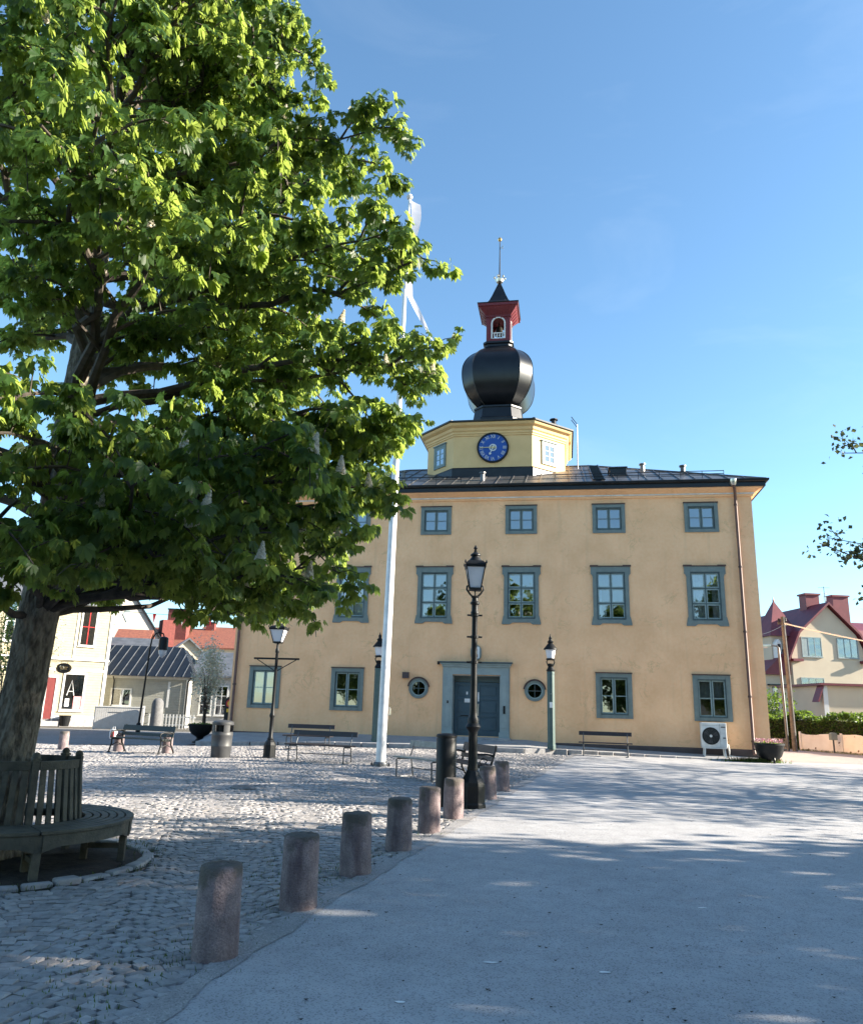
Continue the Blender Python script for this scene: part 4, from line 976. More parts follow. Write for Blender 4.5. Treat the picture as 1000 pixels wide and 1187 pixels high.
# two grey green posts flanking the door
def door_lamp(p, z, lb):
    t = thing('street_lamp', lb, 'street lamp', (p.x, p.y, z), TH_YAW, 'street lamps round the square')
    MB().lathe([(.165, -.05), (.165, .10), (.15, .12), (.148, 2.62), (.155, 2.64), (.155, 2.70), (.13, 2.74)], 8, a0=math.pi/8).build('post', M['lamp_green'], t, bevel=.006)
    MB().lathe([(.13, 2.72), (.17, 2.76), (.13, 2.82), (.09, 2.9), (.13, 2.96), (.07, 3.02)], 14).build('capital', M['black'], t, smooth=True)
    for s in (-1, 1): MB().tube([(0, 0, 2.96), (s*.12, 0, 3.0), (s*.15, 0, 3.08), (s*.11, 0, 3.15), (0, 0, 3.17)], .022, 8).build('scroll', M['black'], t, smooth=True)
    MB().lathe([(.15, 3.15), (.17, 3.17), (.17, 3.20), (.15, 3.21)], 16).build('lantern_ring', M['black'], t)
    MB().lathe([(.125, 3.20), (.15, 3.3), (.185, 3.5), (.195, 3.54)], 18).build('glass', M['frost'], t, smooth=True)
    MB().lathe([(.26, 3.53), (.25, 3.57), (.20, 3.63), (.13, 3.72), (.09, 3.76), (.10, 3.80), (.12, 3.82), (.06, 3.88), (.05, 3.92), (.065, 3.96), (.02, 4.04), (.004, 4.12)], 18).build('cap', M['black'], t, smooth=True)
    return t
dl_ = door_lamp(th(4.95, 1.55), .50, 'grey green lamp post with a small white notice right of the blue door')
MB().box(-.055, .055, -.152, -.14, 1.42, 1.62).build('notice', M['paper'], dl_); MB().box(-.012, .012, -.154, -.14, 1.9, 1.93).build('screw', M['silver'], dl_)
door_lamp(th(-1.62, 1.55), .50, 'grey green lamp post half hidden behind the white flagpole')
# lamp with a wide crossarm
x, y = -4.67, 24.15
t = thing('street_lamp', 'black lamp post with a wide braced crossarm beside the charcoal litter bin', 'street lamp', (x, y, G(x, y)), -.1, 'street lamps round the square')
MB().lathe([(.20, -.05), (.20, .03), (.185, .05), (.185, .36), (.15, .44), (.09, .52)], 8, a0=.4).build('base', M['black'], t, bevel=.006)
MB().lathe([(.09, .5), (.1, .54), (.065, .6), (.06, 1.15), (.085, 1.2), (.085, 1.24), (.06, 1.3), (.05, 1.6), (.045, 3.1), (.06, 3.13), (.06, 3.2), (.04, 3.25), (.035, 3.42)], 16).build('post', M['black'], t, smooth=True)
MB().box(-.72, .72, -.02, .02, 2.90, 2.955).build('crossarm', M['black'], t)
for s in (-1, 1): MB().tube([(s*.62, 0, 2.90), (s*.045, 0, 2.56)], .014, 6).build('brace', M['black'], t)
lantern(t, 3.42, .115, .225, .42, .32, 4)
# bent necked lamp by the side street
x, y = -15.2, 42.2
t = thing('street_lamp', 'slender bent neck street lamp standing by the white fence on the left', 'street lamp', (x, y, G(x, y)), .25, 'street lamps round the square')
MB().lathe([(.12, -.05), (.12, .5), (.07, .56)], 10).build('base', M['black'], t)
MB().tube([(0, 0, .5), (.06, 0, 2.5), (.12, 0, 4.5), (.16, 0, 4.95), (.3, 0, 5.25), (.52, 0, 5.36), (.72, 0, 5.28), (.78, 0, 5.12)], [.06, .05, .045, .04, .04, .04, .04, .03], 10).build('post', M['black'], t, smooth=True)
MB().lathe([(.04, 5.14), (.17, 5.1), (.24, 5.04), (.26, 4.45), (.27, 4.4), (.2, 4.39)], 14, (.78, 0)).build('lamp_shade', M['black'], t, smooth=True)
MB().lathe([(.03, 3.97), (.12, 4.06), (.2, 4.2), (.22, 4.4)], 14, (.78, 0)).build('glass', M['frost'], t, smooth=True)

# ------------------------------------------------------------------ black cylinder, litter bin
x, y = .39, 14.25
t = thing('litter_bin', 'tall black steel cylinder standing beside the base of the black lamp post', 'litter bin', (x, y, G(x, y)), .3)
MB().lathe([(.175, -.03), (.18, 0), (.18, 1.14), (.17, 1.155), (.17, 1.165)], 36).build('body', M['black'], t, smooth=True)
MB().lathe([(.184, 1.165), (.186, 1.20), (.16, 1.222), (.06, 1.235), (.02, 1.236)], 36).build('lid', M['black'], t, smooth=True)
x, y = -6.12, 24.09
t = thing('litter_bin', 'charcoal round litter bin with side openings left of the crossarm lamp', 'litter bin', (x, y, G(x, y)), .2)
b_ = MB().lathe([(.27, 0), (.285, .02), (.30, .30), (.305, .31), (.305, .35), (.30, .36), (.31, .62), (.315, .63), (.315, .68), (.31, .69), (.31, .74), (.29, .745)], 32).build('body', M['bin'], t, smooth=True)
n = 32; cb = MB()
for k in range(4):
    a0_ = k*math.pi/2+.15; cb.prism([(r*math.cos(a0_+j*.09), r*math.sin(a0_+j*.09)) for r, js in ((.315, range(8)), (.29, range(7, -1, -1))) for j in js], .74, .95, 'z')
cb.lathe([(.318, .94), (.325, .96), (.32, 1.02), (.25, 1.06), (.12, 1.08), (.02, 1.083)], 32).build('hood', M['bin'], t, smooth=True)
MB().lathe([(.2, .6), (.2, .93)], 20).build('liner', M['black'], t)

# ------------------------------------------------------------------ flagpole and pennant
x, y = -1.19, 21.9; g = G(x, y); FT = Vector((.16, .05, 17.9))
t = thing('flagpole', 'tall white tapering flagpole bolted to the setts before the town hall', 'flagpole', (x, y, g), 0)
MB().tube([(0, 0, .05), (FT.x*.25, FT.y*.25, 4.4), (FT.x*.5, FT.y*.5, 9), FT], [.135, .125, .10, .04], 24).build('pole', M['pole'], t, smooth=True)
MB().box(-.26, .26, -.05, .05, -.02, .03).box(-.05, .05, -.26, .26, -.02, .031).lathe([(.2, -.02), (.2, .06), (.185, .1), (.17, .11)], 20).build('foot', M['steel'], t)
for k in range(4):
    a = k*math.pi/2; MB().lathe([(.03, .0), (.03, .07), (.012, .075), (.012, .1)], 6, (.24*math.cos(a), .24*math.sin(a))).build('bolt', M['steel'], t)
MB().tube([(.17, -.02, 1.35), (.2, -.02, 1.36), (.2, -.02, 1.52), (.17, -.02, 1.55)], .02, 6).build('cleat', M['silver'], t)
MB().lathe([(.01, 0), (.08, .03), (.11, .1), (.08, .17), (.01, .2)], 14, (FT.x, FT.y)).build('finial', M['white'], t, loc=(0, 0, FT.z), smooth=True)
def pennant():
    n = 70; V = []
    for i in range(n+1):
        s = i/n; z = 17.85 - 5.0*s; px = .16 - .012*(17.9-z) 
        off = .05 + .08*math.sin(s*5) + (.95*max(0, s-.68)/.32)
        w = .34*(1-s*.3)
        for k in range(5):
            q = k/4; V.append((px+off+w*q*(.6+.4*math.sin(s*9+q)), .07*math.sin(s*9+q*1.6)*(.3+s)+.05*q, z - .12*q - .25*max(0, s-.7)*q))
    F = [(i*5+k, i*5+k+1, (i+1)*5+k+1, (i+1)*5+k) for i in range(n) for k in range(4)]
    o = obj('pennant', fast_mesh('pennant', V, F, M['cloth'], True), None, (x, y, g))
    tag(o, 'long pale pennant hanging limp from the top of the white flagpole', 'pennant')
pennant()

# ------------------------------------------------------------------ benches
def thin_bench(name, lb, L, loc, rz, slat, group='benches on the square', frame='steel'):
    t = thing(name, lb, 'bench', loc, rz, group); h = L/2
    for x in (-h+.16, h-.16):
        f = MB(); f.tube([(x, -.24, 0), (x, -.25, .40), (x, -.2, .425), (x, .17, .41), (x, .2, .38), (x, .26, 0)], .018, 8)
        f.tube([(x, -.24, .012), (x, .26, .012)], .014, 6)
        f.tube([(x, .12, .40), (x, .22, .62), (x, .28, .82)], .018, 8)
        f.build('frame', M[frame], t, smooth=True)
    MB().tube([(-h+.16, .2, .2), (h-.16, .2, .2)], .013, 6).build('stretcher', M[frame], t)
    for k, y0 in enumerate((-.25, -.09, .07)): MB().box(-h, h, y0, y0+.135, .44, .475).build('seat_slat', M[slat], t, bevel=.008)
    MB().box(-h, h, -.016, .016, -.07, .07).build('backrest', M[slat], t, loc=(0, .265, .765), bevel=.008).rotation_euler.x = -.2
    return t
def cast_bench(name, lb, L, loc, rz, slat, group='benches on the square'):
    t = thing(name, lb, 'bench', loc, rz, group); h = L/2
    for x in (-h+.07, h-.07):
        f = MB()
        f.tube([(x, -.32, 0), (x, -.29, .12), (x, -.24, .28), (x, -.25, .42)], .026, 8); f.tube([(x, .36, 0), (x, .28, .15), (x, .19, .3), (x, .18, .42), (x, .25, .62), (x, .31, .86)], .026, 8)
        f.tube([(x, -.25, .42), (x, 0, .40), (x, .18, .42)], .024, 8); f.tube([(x, -.26, .2), (x, 0, .3), (x, .24, .2)], .016, 6)
        f.tube([(x, .25, .64), (x, .1, .67), (x, -.15, .67), (x, -.29, .63), (x, -.31, .56), (x, -.26, .52), (x, -.25, .42)], .022, 8)
        f.tube([(x, -.02, .42), (x, -.08, .52), (x, .0, .6), (x, .1, .55), (x, .06, .48)], .013, 6); f.box(x-.03, x+.03, -.36, -.28, -.02, .015).box(x-.03, x+.03, .32, .4, -.02, .015)
        f.build('cast_end', M['black'], t, smooth=True)
    for k in range(4): MB().box(-h, h, -.27+k*.115, -.27+k*.115+.095, .435, .468).build('seat_slat', M[slat], t, bevel=.006)
    for k, (yy, zz, w) in enumerate(((.235, .575, .05), (.29, .77, .085))):
        o = MB().box(-h, h, -.015, .015, -w, w).build('backrest_slat', M[slat], t, loc=(0, yy-.03, zz), bevel=.006); o.rotation_euler.x = -.24
    return t
gz = lambda x, y: (x, y, G(x, y))
thin_bench('bench', 'dark slatted bench in full view just left of the flagpole foot', 2.05, gz(-2.95, 22.6), -.36, 'slat_dark')
thin_bench('bench', 'dark bench farther back near the pavement, behind another bench', 1.72, gz(-4.05, 27.7), -.19, 'slat_dark')
thin_bench('bench', 'dark bench by the ochre wall between the door lamp and the air conditioner', 1.85, gz(6.4, 28.25), -.22, 'slat_dark')
thin_bench('bench', 'pale slatted bench on grey tube legs left of the black cylinder', 1.7, gz(-.05, 18.9), -.92, 'wood_pale')
cast_bench('bench', 'black iron armed bench behind the black lamp post facing the square', 1.9, gz(1.0, 18.3), -1.25, 'slat_dark')
cast_bench('bench', 'long green black park bench with iron arms before two bollards on the left', 2.3, gz(-9.2, 26.0), -.46, 'slat_green')
# bag hanging at the arm of the left bench
x, y = -10.32, 26.45
bg_ = MB(); bg_.prism([(-.16, 0), (.15, 0), (.17, .3), (.10, .40), (-.1, .42), (-.18, .3)], -.09, .09)
o = bg_.build('carrier_bag', M['paper'], None, (x, y, G(x, y)+.42), -.4, bevel=.04)
o.scale = (.7, .8, .75); tag(o, 'white and red carrier bag resting on the left end of the green park bench', 'bag')
MB().prism([(-.1, .06), (.12, .05), (.13, .33), (-.02, .37)], -.10, -.088).build('red_print', M['sign_red'], o); MB().tube([(-.09, 0, .39), (-.05, 0, .52), (.05, 0, .52), (.08, 0, .39)], .008, 6).build('handle', M['paper'], o)

# ------------------------------------------------------------------ bench round the chestnut
CX, CY = -4.4, 8.85; CG = G(CX, CY)
t = thing('tree_bench', 'round weathered wooden bench with slatted back encircling the chestnut trunk', 'bench', (CX, CY, CG), R_(8))
def ring(mb, r0, r1, z0, z1, n=72, a0=0, a1=2*math.pi):
    full = abs(a1-a0-2*math.pi) < 1e-6; m_ = n if full else n+1; o = len(mb.v)
    for r, z in ((r0, z0), (r1, z0), (r1, z1), (r0, z1)): mb.v += [(r*math.cos(a0+(a1-a0)*i/n), r*math.sin(a0+(a1-a0)*i/n), z) for i in range(m_)]
    for k in range(4):
        for i in range(n): i2 = (i+1) % m_; mb.f.append((o+k*m_+i, o+k*m_+i2, o+((k+1) % 4)*m_+i2, o+((k+1) % 4)*m_+i))
    if not full:
        for i in (0, n): mb.f.append(tuple(o+k*m_+i for k in range(4)))
    return mb
for k in range(6):
    r0 = .70+k*.085
    sl = MB()
    for j in range(6): ring(sl, r0, r0+.068+(.015 if k == 5 else 0), .415, .45, 12, j*math.pi/3+.006, (j+1)*math.pi/3-.006)
    sl.build('seat_ring', M['wood'], t, bevel=.006)
ap = MB()
for j in range(6):
    A = j*math.pi/3
    n = 16; r0, r1 = 1.165, 1.195; o = len(ap.v)
    for i in range(n+1):
        a = A+.03+(math.pi/3-.06)*i/n; q = abs(2*i/n-1); zb = .305-.05*max(0, q-.72)/.28
        for r, z in ((r0, zb), (r1, zb), (r1, .412), (r0, .412)): ap.v.append((r*math.cos(a), r*math.sin(a), z))
    for i in range(n):
        for k in range(4): ap.f.append((o+i*4+k, o+i*4+(k+1) % 4, o+(i+1)*4+(k+1) % 4, o+(i+1)*4+k))
    ap.f += [(o, o+1, o+2, o+3), (o+n*4, o+n*4+1, o+n*4+2, o+n*4+3)]
ap.build('apron', M['wood'], t)
for j in range(6):
    a = j*math.pi/3; ca, sa = math.cos(a), math.sin(a)
    def P(r, w, z): return (r*ca-w*sa, r*sa+w*ca, z)
    def bar(mb, r0, r1, w, z0, z1, r0t=None, r1t=None):
        r0t = r0 if r0t is None else r0t; r1t = r1 if r1t is None else r1t
        return mb.add([P(r0, -w, z0), P(r1, -w, z0), P(r1, w, z0), P(r0, w, z0), P(r0t, -w, z1), P(r1t, -w, z1), P(r1t, w, z1), P(r0t, w, z1)], [(3, 2, 1, 0), (4, 5, 6, 7), (0, 1, 5, 4), (1, 2, 6, 5), (2, 3, 7, 6), (3, 0, 4, 7)])
    bar(MB(), 1.11, 1.18, .038, -.02, .412).build('leg', M['wood'], t, bevel=.006)
    bar(MB(), .72, .79, .034, -.02, .412).build('leg', M['wood'], t, bevel=.006)
    bar(MB(), .79, 1.11, .022, .33, .412).build('bearer', M['wood'], t); bar(MB(), .79, 1.11, .02, .14, .19).build('stretcher', M['wood'], t)
    # back post with a rounded head
    pm = MB(); bar(pm, .62, .69, .036, .30, 1.06, .54, .605); bar(pm, .533, .612, .043, 1.06, 1.085); pm.build('back_post', M['wood'], t, bevel=.006)
    hd_ = MB(); r_ = .572
    for q in range(7):
        b0 = math.pi*q/6
    hd_.lathe([(.04, 1.085), (.044, 1.11), (.03, 1.135), (.008, 1.145)], 10, (r_*ca, r_*sa)).build('post_head', M['wood'], t, smooth=True)
    # curved top rail and slats of this sixth
    a1 = a+math.pi/3
    rl_ = MB(); ring(rl_, .565, .60, .965, 1.055, 10, a+.07, a1-.07); rl_.build('top_rail', M['wood'], t, bevel=.005)
    for k in range(6):
        q = a+.07+(math.pi/3-.14)*(k+.5)/6; cq, sq_ = math.cos(q), math.sin(q)
        def Q(r, w, z): return (r*cq-w*sq_, r*sq_+w*cq, z)
        MB().add([Q(.64, -.028, .44), Q(.662, -.028, .44), Q(.662, .028, .44), Q(.64, .028, .44), Q(.573, -.028, .965), Q(.592, -.028, .965), Q(.592, .028, .965), Q(.573, .028, .965)], [(3, 2, 1, 0), (4, 5, 6, 7), (0, 1, 5, 4), (1, 2, 6, 5), (2, 3, 7, 6), (3, 0, 4, 7)]).build('back_slat', M['wood'], t)
# tree pit: soil and kerb of setts
sl = MB(); n = 40; rng = random.Random(2); V = [(CX, CY, CG+.05)]
for k, r in enumerate((.5, .9, 1.3, 1.5)):
    for i in range(n): a = 2*math.pi*i/n; V.append((CX+r*math.cos(a), CY+r*math.sin(a), CG+.03-.012*k+rng.uniform(-.012, .012)))
F = [(0, 1+i, 1+(i+1) % n) for i in range(n)] + [(1+k*n+i, 1+k*n+(i+1) % n, 1+(k+1)*n+(i+1) % n, 1+(k+1)*n+i) for k in range(3) for i in range(n)]
sl.add(V, F); struct(sl.build('soil', M['soil'], smooth=True))
kb = MB(); a = 0
while a < 2*math.pi-.12:
    w = rng.uniform(.17, .26); r0, r1 = 1.34+rng.uniform(-.015, .015), 1.47+rng.uniform(-.015, .015); h = CG+.035+rng.uniform(-.012, .02)
    q = [(CX+r*math.cos(b), CY+r*math.sin(b)) for r, b in ((r0, a+.008), (r1, a+.008), (r1, a+w-.008), (r0, a+w-.008))]; kb.prism(q, CG-.1, h, 'z'); a += w
struct(kb.build('tree_pit_kerb', M['granite'], bevel=.018))

# ------------------------------------------------------------------ planters, manhole, road sign
def blades(name, n, cx, cy, spread, h, mt, seed, inside=None, parent=None, wid=.008, dens=None):
    r = np.random.default_rng(seed); V = []; F = []; k = 0
    for i in range(n):
        px, py = spread(r)
        hh = h*r.uniform(.4, 1.1); a = r.uniform(0, 6.28); b = r.uniform(-.6, .6); c_, s_ = math.cos(a)*wid, math.sin(a)*wid
        lx, ly = hh*.6*math.cos(a+b), hh*.6*math.sin(a+b); z = G(px, py)
        V += [(px-c_, py-s_, z-.02), (px+c_, py+s_, z-.02), (px+c_*.6+lx*.4, py+s_*.6+ly*.4, z+hh*.6), (px+lx, py+ly, z+hh)]; F.append((k, k+1, k+2, k+3)); k += 4
    return obj(name, fast_mesh(name, V, F, mt), parent)
def leaf_clump(n, fn, size, seed, up=.3):
    """n small folded leaf quads at positions fn(rng) -> V, F"""
    r = np.random.default_rng(seed); P = np.array([fn(r) for _ in range(n)])
    d = r.normal(0, 1, (n, 3)); d[:, 2] = d[:, 2]*.6+up; d /= np.linalg.norm(d, axis=1)[:, None]
    s = np.cross(d, r.normal(0, 1, (n, 3))); s /= np.linalg.norm(s, axis=1)[:, None]
    L = size*r.uniform(.6, 1.3, (n, 1))
    V = np.stack([P, P+d*L*.5+s*L*.33, P+d*L, P+d*L*.5-s*L*.33], 1).reshape(-1, 3); F = np.arange(4*n).reshape(-1, 4)
    return V, F
def planter(name, lb, loc, R, H, flowers, seed):
    t = thing(name, lb, 'planter', loc)
    k = R/.5
    if not flowers:
        MB().lathe([(.30*k, 0), (.30*k, .06), (.2*k, .10), (.13*k, .18), (.16*k, .24), (.34*k, .34), (.46*k, .5), (.49*k, .66), (.52*k, .70), (.52*k, .75), (.46*k, .75), (.44*k, .68), (.05, .67)], 28).build('pot', M['black'], t, smooth=True)
        top = .70
    else:
        MB().lathe([(.18*k, .10), (.30*k, .13), (.40*k, .24), (.46*k, .40), (.48*k, .56), (.52*k, .60), (.52*k, .66), (.46*k, .66), (.44*k, .60), (.05, .59)], 28).build('pot', M['black'], t, smooth=True)
        for q in range(3):
            a = q*2.1+.5; MB().tube([(.30*k*math.cos(a), .30*k*math.sin(a), .2), (.36*k*math.cos(a), .36*k*math.sin(a), .1), (.33*k*math.cos(a), .33*k*math.sin(a), -.02)], [.05, .04, .05], 8).build('foot', M['black'], t)
        for s in (-1, 1): MB().tube([(s*.47*k, -.1, .42), (s*.55*k, -.1, .44), (s*.57*k, 0, .44), (s*.55*k, .1, .44), (s*.47*k, .1, .42)], .02, 6).build('handle', M['black'], t)
        top = .62
    def f(r):
        a = r.uniform(0, 6.28); q = .45*k*math.sqrt(r.uniform(0, 1)); return (q*math.cos(a), q*math.sin(a), top+r.uniform(-.04, .1)*(1.1-q/(.5*k)))
    V, F = leaf_clump(420, f, .07, seed, .8); obj('foliage', fast_mesh('foliage', V, F, M['leaf_bg']), t)
    if flowers:
        def f2(r):
            a = r.uniform(0, 6.28); q = .47*k*math.sqrt(r.uniform(0, 1)); return (q*math.cos(a), q*math.sin(a), top+r.uniform(.04, .17))
        V, F = leaf_clump(420, f2, .055, seed+1, .6); stuff(obj('flowers', fast_mesh('flowers', V, F, M['flower']), t))
planter('flower_pot', 'black cauldron pot of pink and white flowers at the right corner of the ochre building', gz(12.15, 28.1), .50, .7, True, 4)
planter('urn_planter', 'black footed urn planter by the left end of the town hall', gz(-9.3, 33.0), .5, .75, False, 7)
o = blades('weeds', 900, 0, 0, lambda r: (11.55+r.normal(0, .45), 28.15+r.normal(0, .12)), .16, M['grass'], 8, wid=.02); stuff(o)
# low green shoots along the wall foot and between bollards, at the tree pit and under the right fence
def tufts(r):
    k = r.integers(0, 8); b = [(-1.43, 5.98), (-1.06, 7.32), (-.69, 8.75), (-.29, 10.12), (.09, 11.54), (.48, 12.93), (.86, 14.24), (1.24, 15.55)][k]
    a = r.uniform(0, 6.28); q = .18+abs(r.normal(0, .10)); return b[0]+q*math.cos(a), b[1]+q*math.sin(a)*1.6
stuff(blades('grass', 600, 0, 0, tufts, .028, M['grass'], 9, wid=.004))
def tufts2(r):
    a = r.uniform(0, 6.28); q = r.choice([1.33, 1.5, 1.52])+r.normal(0, .05); return CX+q*math.cos(a), CY+q*math.sin(a)
stuff(blades('grass', 700, 0, 0, tufts2, .05, M['grass'], 10, wid=.004))
# sparse moss in the joints near the camera
def moss(r):
    y = r.uniform(3, 10); return edge(y)-.3-abs(r.normal(0, .9)), y
stuff(blades('moss', 1500, 0, 0, moss, .018, M['grass'], 11, wid=.006))
x, y = -3.44, 16.34
t = thing('manhole_cover', 'round cast iron manhole cover set in the setts of the square', 'manhole cover', (x, y, G(x, y)))
MB().lathe([(.44, -.03), (.44, .012), (.40, .014), (.39, .008), (.36, .008)], 32).build('rim', M['steel'], t)
mc = MB().lathe([(.36, -.02), (.36, .007), (.0, .007)], 32)
for r in (.1, .2, .3): mc.lathe([(r-.015, .007), (r-.012, .013), (r+.012, .013), (r+.015, .007)], 28, caps=False)
mc.build('cover', M['steel'], t)
x, y = -8.25, 33.3
t = thing('road_sign', 'black arched sign with red and yellow roundel at the left corner of the ochre building', 'road sign', gz(x, y), -.2)
MB().prism([(-.22, 0), (.22, 0), (.22, 1.65)]+[(.22*math.cos(a), 1.65+.22*math.sin(a)) for a in [math.pi*k/10 for k in range(11)]][1:]+[(-.22, 0)][:0], -.04, .04).build('board', M['black'], t, bevel=.01)
MB().disc_y(0, 1.58, .10, .16, -.055, -.04, 28).build('red_ring', M['sign_red'], t); MB().disc_y(0, 1.58, 0, .10, -.053, -.04, 28).build('yellow_disc', M['sign_yellow'], t)
MB().box(-.12, .12, -.052, -.04, 1.22, 1.36).build('plate', M['sign_yellow'], t)
fl = MB(); rng = random.Random(12)
for x, y, L in ((.51, 6.0, .07), (.28, 4.55, .10), (1.28, 5.86, .05), (.40, 4.5, .06), (2.6, 7.7, .06), (-.1, 5.2, .04)):
    P = [(x+L*math.cos(a)*rng.uniform(.6, 1), y+.022*math.sin(a)*rng.uniform(.5, 1)) for a in [2*math.pi*k/9 for k in range(9)]]
    fl.add([(a, b, G(a, b)+.004) for a, b in P], [tuple(range(9))])
stuff(fl.build('paint_flecks', M['paper']))
# scattered fallen bud scales and grit on the road
def litter(n, seed):
    r = np.random.default_rng(seed); V = []; F = []; k = 0
    while k < n:
        yy = 3.8+abs(r.normal(0, 5)); xx = r.uniform(edge(yy)+.1, edge(yy)+7)
        if yy > 24: continue
        s = .006*r.uniform(.5, 1.8); a = r.uniform(0, 6.28); z = G(xx, yy)+.004
        V += [(xx+s*math.cos(a+q)*(2 if q in (0, 3.14) else 1), yy+s*math.sin(a+q), z+(.006 if q in (0, 3.14) else 0)) for q in (0, 1.57, 3.14, 4.71)]; F.append((4*k, 4*k+1, 4*k+2, 4*k+3)); k += 1
    return V, F
V, F = litter(420, 5); stuff(obj('bud_scales', fast_mesh('bud_scales', V, F, M['soil'])))
# ------------------------------------------------------------------ trees
def bez(a, b, c, n):
    return [a*(1-t)**2 + b*2*t*(1-t) + c*t*t for t in [i/(n-1) for i in range(n)]]
def skeleton(seed, trunk, limbs, nsec, nter, sec_len, ter_len, droop=.15, keep=None):
    """trunk [(Vector, r)], limbs [(start, end, lift, r)] -> branch MB, list of (twig end, direction)"""
    rng = random.Random(seed); mb = MB(); tips = []
    V3 = lambda s: Vector((rng.gauss(0, s), rng.gauss(0, s), rng.gauss(0, s)))
    for st, en, lift, r in limbs:
        d = en-st; L = d.length; mid = st + d*.5 + Vector((0, 0, lift)) + V3(.05*L)
        P = bez(st, mid, en, 9); P = [p + V3(.018*L)*(0 < i < 8) for i, p in enumerate(P)]
        mb.tube(P, [r*(1-.82*(i/8)**.8) for i in range(9)], 7)
        for k in range(nsec):
            t = .22 + .78*(k+rng.random()*.7)/nsec; t = min(t, 1.); i = min(7, int(t*8)); p = P[i].lerp(P[i+1], t*8-i)
            tan = (P[i+1]-P[i]).normalized(); side = tan.cross(Vector((0, 0, 1))); side = side.normalized() if side.length > .1 else Vector((1, 0, 0))
            s = (1 if k % 2 else -1); v = (tan*rng.uniform(.35, .9) + side*s*rng.uniform(.5, 1.) + Vector((0, 0, rng.uniform(-.45, .5)))).normalized()
            if t > .96: v = tan
            Ls = sec_len*rng.uniform(.6, 1.25)*(1-.35*t)
            e = p + v*Ls; m2 = p + v*Ls*.5 + Vector((0, 0, .10*Ls)); e.z -= droop*Ls
            if keep and not keep(e): 
                continue
            Q = bez(p, m2, e, 5); mb.tube(Q, [max(.008, r*.32)*(1-.7*i/4) for i in range(5)], 5, False)
            for j in range(nter):
                t2 = .25+.75*(j+rng.random()*.6)/nter; t2 = min(t2, 1); q = Q[min(3, int(t2*4))].lerp(Q[min(3, int(t2*4))+1], t2*4-min(3, int(t2*4)))
                w = (v*rng.uniform(.3, .9) + V3(.55)).normalized(); Lt = ter_len*rng.uniform(.5, 1.2); e2 = q + w*Lt + Vector((0, 0, -droop*Lt*.5))
                mb.tube([q, (q+e2)/2+Vector((0, 0, .04)), e2], [.008, .006, .004], 3, False)
                tips.append((e2, w, (q+e2)/2))
            tips.append((e, v, Q[3]))
        for q in (5, 6, 7, 8): tips.append((P[q] + V3(.06), (P[q]-P[q-1]).normalized(), P[q].lerp(P[q-1], .5)))
    mb.tube([p for p, r in trunk], [r for p, r in trunk], 20)
    return mb, tips
def palmate(tips, seed, per_tip=5, size=.15, nleaf=7, per_mid=2, keep=None, squash=1.):
    """palmately compound drooping leaves (chestnut): each of nleaf folded leaflets"""
    rng = np.random.default_rng(seed); O = []; D = []
    for e, v, md in tips:
        for c, n in ((e, per_tip), (md, per_mid)):
            a0 = rng.uniform(0, 6.28)
            for i in range(n):
                a = a0+6.28*i/max(n, 1)+rng.normal(0, .3); out = np.array([math.cos(a), math.sin(a), rng.uniform(-.25, .55)]); out /= np.linalg.norm(out)
                pet = rng.uniform(.07, .17)*size/.15
                O.append(np.array(c)+out*pet); D.append(out)
    O = np.array(O); D = np.array(D); n = len(O)
    if keep is not None:
        k = np.array([keep(p) for p in O]); O, D = O[k], D[k]; n = len(O)
    # leaf frame: axis (points outward & a bit down), side, normal
    ax = D.copy(); ax[:, 2] = ax[:, 2]*.3 - rng.uniform(.5, 1.9, n); ax /= np.linalg.norm(ax, axis=1)[:, None]
    sd_ = np.cross(ax, np.array([0, 0, 1.]) + rng.normal(0, .35, (n, 3))); sd_ /= np.linalg.norm(sd_, axis=1)[:, None]
    nm = np.cross(sd_, ax)
    sc_ = size*rng.uniform(.65, 1.25, n)
    Vs = []
    for j in range(nleaf):
        f = (j/(nleaf-1)-.5)*2; ang = f*1.55*squash; Ls = sc_*(1-.45*abs(f)**1.5)
        dirr = ax*math.cos(ang) + sd_*math.sin(ang) 
        dr = rng.uniform(.05, .55, n)[:, None]; dirr = dirr - nm*dr*.5 + np.array([0, 0, -.25])*dr; dirr /= np.linalg.norm(dirr, axis=1)[:, None]
        side = np.cross(dirr, nm); side /= np.linalg.norm(side, axis=1)[:, None]; nn = np.cross(side, dirr)
        w = (Ls*.215)[:, None]; L1 = Ls[:, None]; fold = rng.uniform(.05, .4, n)[:, None]
        b = O; m1 = O+dirr*L1*.7 ; tip = O+dirr*L1 + np.array([0, 0, -1])*L1*.12
        l_ = O+dirr*L1*.68+side*w+nn*w*fold; r_ = O+dirr*L1*.68-side*w+nn*w*fold
        Vs.append(np.stack([b, l_, tip, r_, m1], 1))
    V = np.stack(Vs, 1).reshape(-1, 3)
    k = n*nleaf; base = np.arange(k)*5
    F = np.concatenate([np.stack([base, base+1, base+2, base+4], 1), np.stack([base, base+4, base+2, base+3], 1)])
    return V, F
